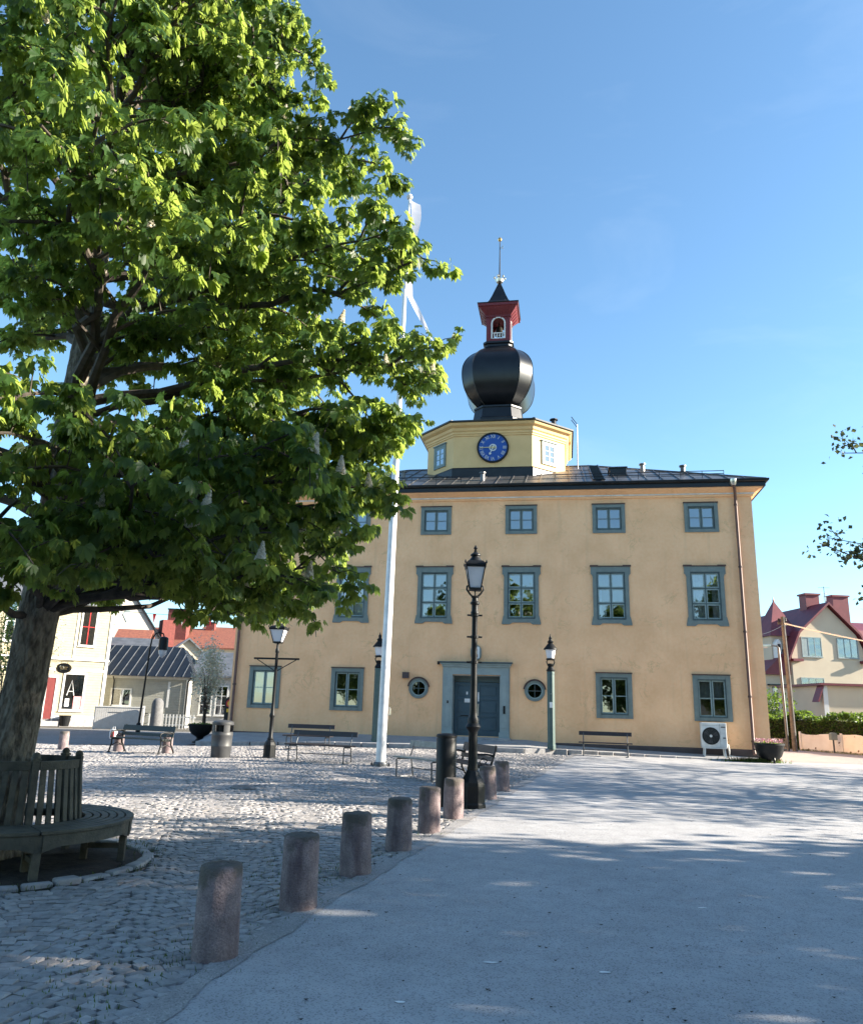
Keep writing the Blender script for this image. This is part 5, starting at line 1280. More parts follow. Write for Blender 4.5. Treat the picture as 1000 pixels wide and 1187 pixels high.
def simple_leaves(tips, seed, per=9, spread=.28, size=.11):
    rng = np.random.default_rng(seed); E_ = np.array([tuple(e) for e, v, m_ in tips]); P = np.repeat(E_, per, 0); n = len(P)
    P = P + rng.normal(0, spread, (n, 3))*np.array([1, 1, .8])
    d = rng.normal(0, 1, (n, 3)); d[:, 2] -= .5; d /= np.linalg.norm(d, axis=1)[:, None]
    s = np.cross(d, rng.normal(0, 1, (n, 3))); s /= np.linalg.norm(s, axis=1)[:, None]; nn = np.cross(s, d)
    L = (size*rng.uniform(.6, 1.3, n))[:, None]
    V = np.stack([P, P+d*L*.55+s*L*.5+nn*L*.12, P+d*L, P+d*L*.55-s*L*.5+nn*L*.12], 1).reshape(-1, 3)
    return V, np.arange(4*n).reshape(-1, 4)
def env(z, tab):
    return float(np.interp(z, [a for a, b in tab], [b for a, b in tab], left=0, right=0))
CH_ENV = [(2.3, 2.0), (2.7, 2.9), (3.1, 3.3), (3.6, 3.75), (4.2, 3.95), (5.0, 4.2), (6.1, 4.6), (7.2, 4.3), (7.9, 3.7), (8.8, 3.5), (9.5, 2.9), (11.2, 2.5), (12.5, 1.9), (13.6, 1.2), (14.4, .3)]
def chestnut():
    t = thing('chestnut_tree', 'large flowering horse chestnut with drooping leaves growing through the round wooden bench', 'tree', (CX-.19, CY, CG))
    rng = random.Random(11)
    trunk = [(Vector((0, 0, -.1)), .36), (Vector((0, 0, .15)), .30), (Vector((.01, 0, .6)), .265), (Vector((.05, .02, 1.6)), .25), (Vector((.10, .0, 2.6)), .255), (Vector((.13, .03, 3.4)), .24), (Vector((.10, .05, 5)), .19), (Vector((.16, .02, 7)), .14), (Vector((.1, 0, 9.5)), .09), (Vector((.12, .05, 12)), .045), (Vector((.1, 0, 13.8)), .015)]
    def axis(h):
        for (a, _), (b, _) in zip(trunk, trunk[1:]):
            if h <= b.z: return a.lerp(b, (h-a.z)/(b.z-a.z))
        return trunk[-1][0]
    def cut(p): return max(2.4, 1.5 + (CY+p[1])*(.132 if p[0] < .55 else .155 if p[0] < 1.7 else .112))
    limbs = []; n = 72
    for i in range(n):
        q = (i+.5)/n; h = 2.55 + 9.6*q**1.05; az = i*2.39996 + rng.uniform(-.25, .25)
        if math.cos(az) < -.35 and i % 3: az = math.pi-az
        rise = rng.uniform(-.9, .9) + 1.9*q + (.3 if h > 4 else -.1)
        ze = min(14.0, max(3.0, h+rise)); ze = max(ze, cut((1.5*math.cos(az)*2, 3*math.sin(az)))+.25); R = env(ze, CH_ENV)*rng.uniform(.80, 1.0)
        st = axis(h); en = Vector((R*math.cos(az), R*math.sin(az), ze)); lift = rng.uniform(.15, .55) if h < 6 else rng.uniform(-.1, .4)
        limbs.append((st, en, lift, (.055+.02*min(1, q*4))*(1-.55*q)+.014))
    # reaching sprays that break the outline to the right, at the heights the crown shows them
    sprays = []
    for az, ze, k in ((-.12, 9.0, 1.12), (.1, 6.0, 1.02), (-.25, 7.1, .97), (.05, 4.4, 1.0), (.2, 3.4, 1.0), (-.2, 3.05, .95), (.0, 5.2, .98), (-.5, 3.3, 1.0), (.5, 3.1, 1.0), (-.9, 3.5, 1.0), (-.8, 3.1, .9), (1.1, 3.1, .9), (-1.3, 3.2, .9), (-1.7, 3.3, .95), (.9, 3.3, 1.0), (.12, 9.2, 1.2), (-.35, 3.7, .95), (.3, 4.9, .95), (-.55, 4.2, .95)):
        R = env(ze, CH_ENV)*k; sprays.append((axis(max(2.6, ze-1.0)), Vector((R*math.cos(az), R*math.sin(az), ze)), .35, .05))
    keep = lambda p: math.hypot(p.x, p.y) < env(p.z, CH_ENV)*1.06 and p.z > cut(p)+.1
    mb, tips = skeleton(5, trunk, limbs, 8, 4, 1.35, .42, .22, keep)
    mbs, tips2 = skeleton(15, trunk[:2], sprays, 9, 4, 1.0, .36, .22, lambda p: p.z > cut(p)+.05)
    mbs.v = mbs.v[:-40]; mbs.f = [f for f in mbs.f if max(f) < len(mbs.v)]
    tr = MB(); nt_ = len(trunk)*20
    # split: the trunk is the last tube
    o0 = len(mb.v)-nt_
    # denser, gnarled trunk with ridges
    P = []
    zz = np.linspace(-.1, 13.8, 130); n_ = 36; V = []
    tr_z = [p.z for p, r in trunk]
    nz = np.random.default_rng(4)
    for z in zz:
        x = np.interp(z, tr_z, [p.x for p, r in trunk]); y = np.interp(z, tr_z, [p.y for p, r in trunk]); r = .85*np.interp(z, tr_z, [r for p, r in trunk])
        for i in range(n_):
            a = 2*math.pi*i/n_; k = 1+.05*math.sin(3*a+z*.7)+.035*math.sin(7*a-z*1.3)+.03*math.sin(13*a+z*2.1)+nz.normal(0, .014)
            V.append((x+r*k*math.cos(a), y+r*k*math.sin(a), z))
    tr.v = V; tr.f = [(j*n_+i, j*n_+(i+1) % n_, (j+1)*n_+(i+1) % n_, (j+1)*n_+i) for j in range(len(zz)-1) for i in range(n_)]
    tr.build('trunk', M['bark'], t, smooth=True)
    nf = [f for f in mb.f if max(f) < o0]; mb.v = mb.v[:o0]; mb.f = nf; mb.add(mbs.v, mbs.f)
    mb.build('branches', M['twig'], t, smooth=True)
    kp = lambda p: p[2] > 2.45 and math.hypot(p[0], p[1]) < env(max(2.31, p[2]), CH_ENV)*1.04+.18
    kq = np.random.default_rng(77); kp0 = kp
    def low(p): return p[2] > cut(p) and (p[2] > 3.7 or kq.random() < .6)
    kp = lambda p: kp0(p) and low(p)
    kp2 = low
    V, F = palmate(tips, 6, 9, .112, 7, 6, kp); V2, F2 = palmate(tips2, 7, 9, .112, 7, 6, kp2)
    k5 = len(V); n1, n2 = len(F)//2, len(F2)//2
    V, F = np.concatenate([V, V2]), np.concatenate([F, F2+k5]); obj('foliage', fast_mesh('foliage', V, F, M['leaf']), t)
    print('chestnut tips', len(tips), 'quads', len(F))
    # upright flower candles on outer twig ends
    rb = np.random.default_rng(8); V = []; F = []
    for i in range(220):
        h = rb.uniform(0, 1)**.9; a = rb.uniform(0, 6.28); r = (.042*(1-h)+.006); c_ = np.array([r*math.cos(a), r*math.sin(a), .03+h*.2])
        u = rb.normal(0, 1, 3); u /= np.linalg.norm(u); w = np.cross(u, rb.normal(0, 1, 3)); w /= np.linalg.norm(w); s = .02*(1.1-h*.5); k = len(V)
        V += [c_-u*s, c_+w*s*.8, c_+u*s, c_-w*s*.8]; F.append((k, k+1, k+2, k+3))
    bme = fast_mesh('blossom', V, F, M['blossom']); rr = random.Random(3)
    cand = [e for e, v, m_ in tips if math.hypot(e.x, e.y) > env(e.z, CH_ENV)*.70 and e.z < 11.5] + [q[0] for q in tips2]; rr.shuffle(cand)
    for i in range(100):
        e = cand[i]; o = obj('blossom', bme, t, tuple(e), rr.uniform(0, 6)); o.rotation_euler.x = rr.gauss(0, .18); k = rr.uniform(.7, 1.1); o.scale = (k, k, k)
chestnut()
def leafy_tree(name, lb, loc, h, R, zb, seed, leaf, nl=30, per=9, size=.12, group=None, spread=.3, nsec=7, nter=3, tr=.24):
    t = thing(name, lb, 'tree', loc, 0, group); rng = random.Random(seed)
    tab = [(zb, R*.55), (zb+(h-zb)*.18, R*.9), (zb+(h-zb)*.42, R), (zb+(h-zb)*.7, R*.78), (zb+(h-zb)*.9, R*.4), (h, .1)]
    trunk = [(Vector((0, 0, -.1)), tr*1.4), (Vector((0, 0, .3)), tr*1.08), (Vector((.05, .03, zb)), tr*.9), (Vector((.0, .1, h*.6)), tr*.5), (Vector((.05, 0, h*.97)), .02)]
    limbs = []
    for i in range(nl):
        q = (i+.5)/nl; hh = zb*.85 + (h*.85-zb*.85)*q; az = i*2.4+rng.uniform(-.3, .3); ze = min(h*.97, max(zb+.1, hh+rng.uniform(-.3, 1.3)+.5*q)); Rr = env(ze, tab)*rng.uniform(.75, 1.)
        k = min(1, hh/h); st = Vector((.03, .05, hh)); limbs.append((st, Vector((Rr*math.cos(az), Rr*math.sin(az), ze)), rng.uniform(.1, .5), .06*tr/.24*(1-.5*q)+.015))
    mb, tips = skeleton(seed+1, trunk, limbs, nsec, nter, R*.32, R*.13, .15)
    nt_ = len(trunk)*20; o0 = len(mb.v)-nt_; tk = MB(); tk.v = mb.v[o0:]; tk.f = [tuple(i-o0 for i in f) for f in mb.f if min(f) >= o0]
    mb.f = [f for f in mb.f if max(f) < o0]; mb.v = mb.v[:o0]
    tk.build('trunk', M['bark'], t, smooth=True); mb.build('branches', M['twig'], t, smooth=True)
    V, F = simple_leaves(tips, seed+2, per, spread, size); obj('crown', fast_mesh('crown', V, F, M[leaf]), t)
    return t
# maple whose branch tips reach into the picture on the right, and the row it belongs to along the road
RT = 'broad trees along the right side of the road'
ta = leafy_tree('maple_tree', 'dark leaved maple at the right edge with branch tips reaching over the road', (15.6, 16.6, G(15.6, 16.6)), 10.5, 4.9, 3.4, 21, 'leaf_maple', 34, 16, .13, RT, .28)
# a few longer boughs toward the road
def boughs():
    rng = random.Random(9); limbs = [(Vector((0, 0, 4.0)), Vector((-7.25, -.6, 5.35)), .5, .06), (Vector((0, 0, 5.6)), Vector((-6.5, -.5, 7.45)), .4, .05), (Vector((0, 0, 3.6)), Vector((-6.4, -.6, 4.35)), .4, .05), (Vector((0, 0, 4.3)), Vector((-6.6, .3, 5.7)), .4, .045), (Vector((0, 0, 4.1)), Vector((-6.8, -1.0, 5.0)), .4, .045)]
    mb, tips = skeleton(31, [(Vector((0, 0, 4)), .05), (Vector((0, 0, 5)), .05)], limbs, 7, 3, .75, .3, .2)
    mb.build('branches', M['twig'], ta, smooth=True); V, F = simple_leaves([q for q in tips if q[0].x < -4.2], 33, 12, .15, .105); obj('foliage', fast_mesh('foliage', V, F, M['leaf_maple']), ta)
boughs()
leafy_tree('lime_tree', 'tall broad lime standing beside the road on the right, outside the picture', (17.5, 6.4, 0), 11.8, 5.0, 2.2, 41, 'leaf_bg', 34, 19, .25, RT, .34)
leafy_tree('birch_tree', 'light crowned birch beyond the maple on the right, outside the picture', (24.5, 22.5, 0), 12.5, 5.2, 2.6, 45, 'leaf_bg', 30, 8, .13, RT, .3)
tb = leafy_tree('lime_tree', 'lime tree beside the road on the right, nearest the viewer', (18.6, -1.5, 0), 11.0, 4.8, 2.0, 51, 'leaf_bg', 32, 22, .25, RT, .34)
dup(tb, None, (17.0, -9.0, 0), 2.0, 'lime tree behind the viewer on the right side of the road')
# tall trees across the street behind the viewer: they show in the panes of the facade
for i, (x, y, sc_) in enumerate(((-17, -24, 1.25), (-6, -27, 1.45), (4.5, -25, 1.3), (14, -29, 1.5), (-27, -22, 1.3), (25, -26, 1.4))):
    dup(tb, None, (x, y, 0), i*1.3, ['round lime far behind the viewer on the left', 'tallest lime behind the viewer left of the road', 'lime behind the viewer in line with the road', 'lime behind the viewer right of the road', 'leftmost lime behind the viewer', 'rightmost lime behind the viewer'][i], 'limes across the street behind the viewer', sc_)
# ------------------------------------------------------------------ neighbouring houses
def pane_window(par, x0, x1, z0, z1, y=0, nx=2, nz=2, fr='white', fw=.09, bars=None, out=.06):
    """window set on a wall whose face is local y=0; sash bars in front of dark panes"""
    w = MB().box(x0, x0+fw, y-out, y, z0, z1).box(x1-fw, x1, y-out, y, z0, z1).box(x0+fw, x1-fw, y-out, y, z1-fw, z1).box(x0+fw, x1-fw, y-out, y, z0, z0+fw)
    w.box(x0-.04, x1+.04, y-out-.04, y, z0-.05, z0-.004)
    o = w.build('window', M[fr], par)
    b = MB()
    for i in range(1, nx): x = x0+fw+(x1-x0-2*fw)*i/nx; b.box(x-.025, x+.025, y-.045, y-.012, z0+fw, z1-fw)
    for j in range(1, nz): z = z0+fw+(z1-z0-2*fw)*j/nz; b.box(x0+fw, x1-fw, y-.043, y-.012, z-.02, z+.02)
    if nx*nz > 1: b.build('sash_bars', M[bars or fr], o)
    MB().box(x0+fw, x1-fw, y-.018, y-.012, z0+fw, z1-fw).build('pane', M['dark_glass2'], o)
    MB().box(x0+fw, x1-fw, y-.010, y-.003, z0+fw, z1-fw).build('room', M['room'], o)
    return o
M['dark_glass2'] = glass('house_glass', .15, (.6, .62, .65), .05)
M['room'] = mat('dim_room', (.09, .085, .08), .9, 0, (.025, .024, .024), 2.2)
def gable_roof(mb, x0, x1, y0, y1, ze, zr, ov=.35, th_=.12, axis='y'):
    """two slabs; axis = ridge direction"""
    if axis == 'y':
        xm = (x0+x1)/2; k = (zr-ze)/(xm-x0)
        for s, xe in ((-1, x0-ov), (1, x1+ov)):
            zE = ze-k*ov
            mb.add([(xe, y0-ov, zE), (xm, y0-ov, zr), (xm, y1+ov, zr), (xe, y1+ov, zE), (xe, y0-ov, zE+th_), (xm, y0-ov, zr+th_), (xm, y1+ov, zr+th_), (xe, y1+ov, zE+th_)], [(3, 2, 1, 0), (4, 5, 6, 7), (0, 1, 5, 4), (1, 2, 6, 5), (2, 3, 7, 6), (3, 0, 4, 7)])
    else:
        ym = (y0+y1)/2; k = (zr-ze)/(ym-y0)
        for s, ye in ((-1, y0-ov), (1, y1+ov)):
            zE = ze-k*ov
            mb.add([(x0-ov, ye, zE), (x1+ov, ye, zE), (x1+ov, ym, zr), (x0-ov, ym, zr), (x0-ov, ye, zE+th_), (x1+ov, ye, zE+th_), (x1+ov, ym, zr+th_), (x0-ov, ym, zr+th_)], [(3, 2, 1, 0), (4, 5, 6, 7), (0, 1, 5, 4), (1, 2, 6, 5), (2, 3, 7, 6), (3, 0, 4, 7)])
    return mb
def body(x0, x1, y0, y1, z0, ze, zr=None, axis='y'):
    if zr is None: return MB().box(x0, x1, y0, y1, z0, ze)
    if axis == 'y': return MB().prism([(x0, z0), (x1, z0), (x1, ze), ((x0+x1)/2, zr), (x0, ze)], y0, y1, 'y')
    return MB().prism([(y0, z0), (y1, z0), (y1, ze), ((y0+y1)/2, zr), (y0, ze)], x0, x1, 'x')

# cream shop at the left; its street face turns towards the evening sun
h = thing('shop_house', 'cream two storey clapboard shop with white trim, show window and dark red door', 'shop', (-31.7, 44.2, .08), R_(36.87))
body(0, 13, 0, 9, -.1, 8.0).build('wall', M['clap_cream'], h)
MB().box(-.03, 13.03, -.03, 9, -.2, .42).build('foundation', M['granite'], h)
tb_ = MB().box(12.86, 13.05, -.05, .12, .42, 8.0).box(9.2, 9.36, -.05, 0, .42, 8.0).box(0, 12.86, -.045, 0, 3.42, 3.56).box(0, 13.1, -.10, 0, 4.12, 4.24).box(0, 13.1, -.12, 0, 7.7, 8.0).box(10.1, 12.86, -.04, 0, .42, .62)
tb_.box(10.78, 10.9, -.042, 0, 4.24, 7.7)
tb_.build('white_trim', M['white'], h)
gable_roof(MB(), 0, 13, 0, 9, 8.0, 11.2, .4, .14, 'x').build('roof', M['grey_roof'], h)
pane_window(h, 10.42, 11.82, .92, 3.34, 0, 1, 1, 'white', .12)
pane_window(h, 11.02, 12.04, 5.05, 7.6, 0, 2, 2, 'white', .1, 'sign_red')
pane_window(h, 6.6, 7.7, 5.05, 7.6, 0, 2, 2, 'white', .1); pane_window(h, 3.4, 4.5, 5.05, 7.6, 0, 2, 2, 'white', .1); pane_window(h, 3.0, 5.0, .92, 3.2, 0, 2, 1, 'white', .1)
dr = MB().box(9.42, 9.52, -.06, 0, .3, 3.1).box(10.02, 10.12, -.06, 0, .3, 3.1).box(9.52, 10.02, -.06, 0, 2.98, 3.1).build('door_frame', M['white'], h)
MB().box(9.52, 10.02, -.03, -.002, .32, 2.98).build('door', M['red_door'], h); MB().box(9.2, 10.3, -.9, 0, .0, .3).build('doorstep', M['granite'], h)
# things shown in the window: pale ladder shape and a pink poster
ds = MB().tube([(10.75, -.03, 1.9), (10.98, -.03, 2.85), (11.18, -.03, 1.9)], .03, 6).tube([(10.83, -.03, 2.15), (11.1, -.03, 2.15)], .02, 6).build('window_display', M['white'], h)
MB().box(11.2, 11.66, -.035, -.02, 1.06, 1.85).build('poster', M['pink'], ds); MB().box(10.7, 10.95, -.035, -.02, 1.2, 1.7).build('notice', M['paper'], ds)
sg = thing('shop_sign', 'small black oval sign hanging from a bracket on the cream shop', 'shop sign', h.matrix_basis @ Vector((10.2, -.75, 3.55)) if False else (-31.7+10.2*.8+.75*.6, 44.2+10.2*.6-.75*.8, 3.64), R_(8))
MB().prism([(.48*math.cos(a), .32*math.sin(a)) for a in [2*math.pi*k/28 for k in range(28)]], -.03, .03).build('board', M['black'], sg)
MB().tube([(-.8, 0, .42), (.55, 0, .42)], .02, 6).tube([(-.2, 0, .42), (-.2, 0, .28)], .012, 5).tube([(.2, 0, .42), (.2, 0, .28)], .012, 5).build('bracket', M['black'], sg)
MB().box(-.26, .26, -.036, -.031, .05, .08).box(-.2, .2, -.036, -.031, -.06, -.03).disc_y(0, 0, .40, .41, -.036, -.031, 24).build('lettering_lines', M['gold'], sg)
pt = MB().lathe([(.26, 0), (.36, .62), (.38, .66), (.3, .66), (.28, .6), (.03, .6)], 18).build('plant_pot', M['black'], None, (-31.7+10.75*.8+.55*.6, 44.2+10.75*.6-.55*.8, .08)); tag(pt, 'dark empty plant pot on the pavement under the shop window', 'plant pot')
# white house at the far left edge
h = thing('white_house', 'white clapboard house at the far left edge behind the chestnut trunk', 'house', (-33.5, 33.2, .05), R_(30))
body(0, 10.5, 0, 8, -.1, 7.2).build('wall', M['clap_white'], h); gable_roof(MB(), 0, 10.5, 0, 8, 7.2, 10.2, .4, .14, 'x').build('roof', M['grey_roof'], h)
for x in (6.2, 8.4): pane_window(h, x, x+1.1, 1.0, 2.9, 0, 2, 2); pane_window(h, x, x+1.1, 4.4, 6.2, 0, 2, 2)
MB().tube([(9.9, -.08, .1), (9.9, -.08, 7.0)], .07, 8).build('downpipe', M['black'], h)
# pale shed house with black seamed hip roof
h = thing('shed_house', 'low pale grey clapboard house with black seamed hip roof behind the white fence', 'house', (-22.57, 54, -.03), R_(5)); h.scale = (1.08, 1.08, 1.08)
body(-3, 5.62, 0, 7, -.1, 3.2).build('wall', M['clap_grey'], h)
MB().box(5.5, 5.68, -.04, .1, .0, 3.2).box(4.36, 4.5, -.03, 0, 1.3, 2.9).box(-3, 5.66, -.06, 0, 3.05, 3.2).box(.36, .46, -.04, 0, 0, 3.05).build('white_trim', M['white'], h)
MB().tube([(5.6, -.12, .05), (5.6, -.12, 2.9), (5.8, -.35, 3.12)], .06, 8).tube([(1.0, -.10, .05), (1.0, -.10, 2.9), (1.0, -.4, 3.12)], .035, 8).build('downpipe', M['black'], h)
rm = MB(); ex0, ex1, ey0, ey1, ez, rz_, ry = -3.5, 6.05, -.45, 7.45, 3.2, 5.35, 3.5
rm.add([(ex0, ey0, ez), (ex1, ey0, ez), (ex1, ey1, ez), (ex0, ey1, ez), (-.6, ry, rz_), (4.3, ry, rz_)], [(0, 1, 5, 4), (1, 2, 5), (2, 3, 4, 5), (3, 0, 4), (3, 2, 1, 0)])
nroof = len(rm.f)
sm_ = rm; k = (rz_-ez)/(ry-ey0)
def front_top(x): return min(ry, ey0 + (x-ex0)/(-.6-ex0)*(ry-ey0), ey0 + (ex1-x)/(ex1-4.3)*(ry-ey0))
x = ex0+.4
while x < ex1-.2:
    yt = front_top(x); sm_.tube([(x, ey0, ez+.03), (x, yt, ez+k*(yt-ey0)+.03)], .028, 4); x += .56
y = ey0+.4; sm2 = rm
while y < ey1-.3:
    tt = min((y-ey0)/(ry-ey0), (ey1-y)/(ey1-ry)); sm2.tube([(ex1, y, ez+.03), (ex1-(ex1-4.3)*tt, y, ez+(rz_-ez)*tt+.03)], .028, 4); y += .56
ro = rm.build('roof', M['black_roof'], h); ro.data.materials.append(M['grey_roof'])
for p_ in ro.data.polygons: p_.material_index = int(p_.index >= nroof)  # seam highlights put into the colour: seams take the lighter grey
pane_window(h, .85, 2.15, 1.3, 2.42, 0, 2, 1); MB().box(-.4, .32, -.05, -.002, .1, 2.5).build('door', M['red_door'], h)
MB().lathe([(.03, 3.3), (.14, 3.4), (.17, 3.75), (.05, 3.9)], 8, (-.25, -.6)).tube([(-.25, -.6, 3.85), (-.25, -.6, 4.05), (-.25, 0, 4.1)], .02, 6).build('lantern', M['black'], h)
# white board fence in front of it
f = thing('white_fence', 'tall white painted board fence in dappled sun before the pale grey house', 'fence', (-19.55, 46.9, .05), R_(9))
MB().box(0, 2.75, 0, .06, .05, 1.3).build('boards', M['fence_white'], f); MB().box(-.02, 2.77, -.03, .09, 1.3, 1.36).build('cap_rail', M['white'], f)
for x in (0, 1.35, 2.7): MB().box(x-.06, x+.06, .07, .19, -.1, 1.42).build('post', M['white'], f)
MB().box(.75, 1.45, -.012, -.002, .98, 1.03).build('lettering_strip', M['grey_roof'], f)
# low white picket enclosure and stone post to the right of it
f = thing('picket_fence', 'low white railing on the right of the pale grey house', 'fence', (-16.6, 47.6, .08), R_(5))
for i in range(14): MB().box(i*.2, i*.2+.07, 0, .03, .1, .95).build('picket', M['white'], f)
MB().box(-.05, 2.75, .035, .07, .3, .38).box(-.05, 2.75, .035, .07, .75, .83).build('rail', M['white'], f)
o = MB().lathe([(.34, 0), (.34, 1.5), (.30, 1.72), (.18, 1.85), (.02, 1.9)], 20).build('stone_post', M['stone_dark'], None, (-15.9, 46.9, .06), smooth=True); tag(o, 'grey round topped post before the low white railing', 'post')
# bicycle leaning at the railing
def bicycle(loc, rz):
    t = thing('bicycle', 'dark bicycle leaning on the wall between fence and round post', 'bicycle', loc, rz)
    for x in (-.52, .52):
        w = MB(); ring_pts = [(x+.33*math.cos(a), 0, .34+.33*math.sin(a)) for a in [2*math.pi*k/24 for k in range(25)]]; w.tube(ring_pts, .022, 6)
        wo = w.build('wheel', M['black'], t); sp_ = MB()
        for k in range(8): a = k*math.pi/8; sp_.tube([(x-.32*math.cos(a), 0, .34-.32*math.sin(a)), (x+.32*math.cos(a), 0, .34+.32*math.sin(a))], .004, 3)
        sp_.build('spokes', M['silver'], wo)
    MB().tube([(-.52, 0, .34), (-.15, 0, .8), (.35, 0, .78), (-.05, 0, .32), (-.15, 0, .8)], .02, 6).tube([(-.52, 0, .34), (-.05, 0, .32)], .016, 6).tube([(.52, 0, .34), (.33, 0, .95)], .02, 6).build('frame', M['steel'], t)
    MB().box(-.28, -.02, -.06, .06, .9, .95).tube([(-.15, 0, .8), (-.16, 0, .9)], .016, 6).build('saddle', M['black'], t); MB().tube([(.2, -.26, .98), (.33, -.1, 1.0), (.33, .1, 1.0), (.2, .26, .98)], .016, 6).build('handlebar', M['black'], t)
bicycle((-17.1, 48.9, .1), .1)
# glazed white house right of the shed
h = thing('porch_house', 'white house with a glazed porch behind the blossoming tree', 'house', (-16.6, 56, .1), R_(4))
body(0, 5.5, 0, 6, -.1, 3.6).build('wall', M['clap_white'], h); gable_roof(MB(), 0, 5.5, 0, 6, 3.6, 5.3, .3, .12, 'x').build('roof', M['grey_roof'], h)
for x in (.5, 1.6, 2.9, 4.1): pane_window(h, x, x+.9, .8, 2.9, 0, 2, 3)
# tall white gable behind
h = thing('gable_house', 'tall white gabled house with a diamond window and dark roof', 'house', (-30.0, 68.2, .1), R_(33))
body(0, 6.2, 0, 12, -.1, 7.3, 11.5).build('wall', M['gable_white'], h); gable_roof(MB(), 0, 6.2, 0, 12, 7.3, 11.5, .25, .2).build('roof', M['black_roof'], h)
MB().prism([(3.1, 8.55), (3.5, 9.25), (3.1, 9.95), (2.7, 9.25)], -.05, 0).build('window', M['trim_pale'], h)
MB().box(6.6, 7.8, 1, 2.4, 6, 9.2).build('chimney', M['brick'], h)
# jumble of roofs between
def plain_house(name, lb, loc, rz, w, d, ze, zr, wallm, roofm, axis='x', chim=(), cm='brick', ov=.3):
    h = thing(name, lb, 'house', loc, rz)
    body(0, w, 0, d, -.1, ze, zr, axis).build('wall', M[wallm], h); r = gable_roof(MB(), 0, w, 0, d, ze, zr, ov, .15, axis).build('roof', M[roofm], h)
    for cx, cy, cw, ch in chim:
        c = MB().box(cx-cw/2, cx+cw/2, cy-cw/2, cy+cw/2, ze, zr+ch).build('chimney', M[cm], h); MB().box(cx-cw/2-.08, cx+cw/2+.08, cy-cw/2-.08, cy+cw/2+.08, zr+ch+.003, zr+ch+.14).build('chimney_cap', M['black_roof'] if cm == 'brick' else M[cm], c)
    return h
plain_house('brick_chimney_house', 'house with grey sheet roof and a squat brick chimney behind the shed', (-27.2, 58, .1), R_(8), 6.0, 7, 4.4, 6.4, 'clap_white', 'grey_roof', 'x', ((2.2, 2.0, 1.0, 1.0),))
plain_house('tiled_house', 'narrow house with an orange tiled roof below the white gable', (-25.9, 64, .1), R_(10), 2.3, 5, 5.9, 7.5, 'gable_white', 'tile', 'x')
plain_house('cream_gable_house', 'little house with pale yellow gable and grey roof right of the shed roof', (-21.2, 62, .1), R_(24), 4.0, 7, 4.9, 6.6, 'house_cream', 'grey_roof', 'y')
plain_house('red_roof_house', 'long far house with a dark red roof and a big red chimney', (-33.5, 85, .1), R_(3), 13.5, 9, 7.6, 9.9, 'house_cream', 'tile', 'x', ((5.3, 2.5, 2.2, 1.9), (8.4, 4.6, 1.0, .8)), 'brick')
plain_house('far_roof_house', 'far house with an orange tile roof beside the ochre wall', (-27.0, 90, .1), R_(3), 9, 9, 8.3, 10.6, 'gable_white', 'tile', 'x')
# festoon line with small red and white pennants over the street
o = thing('bunting', 'thin line of small red and white pennants strung high over the side street', 'bunting', (-28, 60, 8.9), 0)
P = [(i*1.1, 0, .006*(i-10)**2-.6) for i in range(21)]; MB().tube(P, .018, 5).build('cord', M['black'], o)
for i in (6, 8, 10, 13, 16, 18): MB().prism([(P[i][0]-.14, P[i][2]), (P[i][0]+.14, P[i][2]), (P[i][0], P[i][2]-.75)], -.01, .01).build('flag', M['sign_red'] if i % 4 else M['white'], o)
# blossoming shrub tree in front of the porch house and foliage over the shop
def shrub(name, lb, loc, W_, H_, z0, mt, n, size, seed, stems=7, cat='shrub', D=None):
    t = thing(name, lb, cat, loc); rng = random.Random(seed); D = D or W_
    s = MB()
    for i in range(stems):
        a = rng.uniform(0, 6.28); e = Vector((W_*.8*math.cos(a)*rng.random(), D*.8*math.sin(a)*rng.random(), H_*rng.uniform(.6, .95))); b0 = Vector((rng.uniform(-.1, .1), rng.uniform(-.1, .1), -.05))
        s.tube(bez(b0, b0+Vector((0, 0, H_*.45)), e, 5), [.04, .03, .022, .014, .006], 5)
        for j in range(5):
            q = b0.lerp(e, rng.uniform(.35, .95)); s.tube([q, q+Vector((rng.gauss(0, .5)*W_*.5, rng.gauss(0, .5)*D*.5, rng.uniform(.1, .6)*H_*.3))], [.012, .004], 4)
    s.build('stems', M['twig'], t)
    rg = random.Random(seed+3); cl = [(rg.gauss(0, .42)*W_, rg.gauss(0, .42)*D, z0+(H_-z0)*rg.uniform(.08, .95)) for _ in range(26)]
    def f(r):
        c_ = cl[r.integers(0, len(cl))]; return (c_[0]+r.normal(0, .17)*W_, c_[1]+r.normal(0, .17)*D, max(z0*.8, c_[2]+r.normal(0, .09)*H_))
    V, F = leaf_clump(n, f, size, seed, .1); obj('foliage', fast_mesh('foliage', V, F, mt), t); return t
shrub('blossom_tree', 'white blossoming small tree between the pale grey house and the town hall', (-11.7, 42, .1), 1.0, 4.6, 1.7, M['white_blossom'], 2600, .13, 61, 9, 'tree')
shrub('willow_bush', 'pale green young tree in front of the white house at the left edge', (-20.5, 38, .05), 1.3, 6.2, 2.2, M['leaf_bg'], 2000, .14, 64, 8, 'tree')
shrub('blossom_tree', 'sparse whitish tree beside the shop sign behind the chestnut trunk', (-22.4, 45.2, .05), .9, 6.4, 3.2, M['white_blossom'], 900, .12, 67, 7, 'tree')

plain_house('street_house', 'long cream house with an orange tiled roof behind the viewer on the left', (-4, -36, 0), R_(180), 22, 9, 5.6, 9.5, 'house_cream', 'tile', 'x')
plain_house('street_house', 'long white house with a dark roof behind the viewer on the right', (26, -38, 0), R_(180), 24, 9, 6.2, 10, 'clap_white', 'grey_roof', 'x')
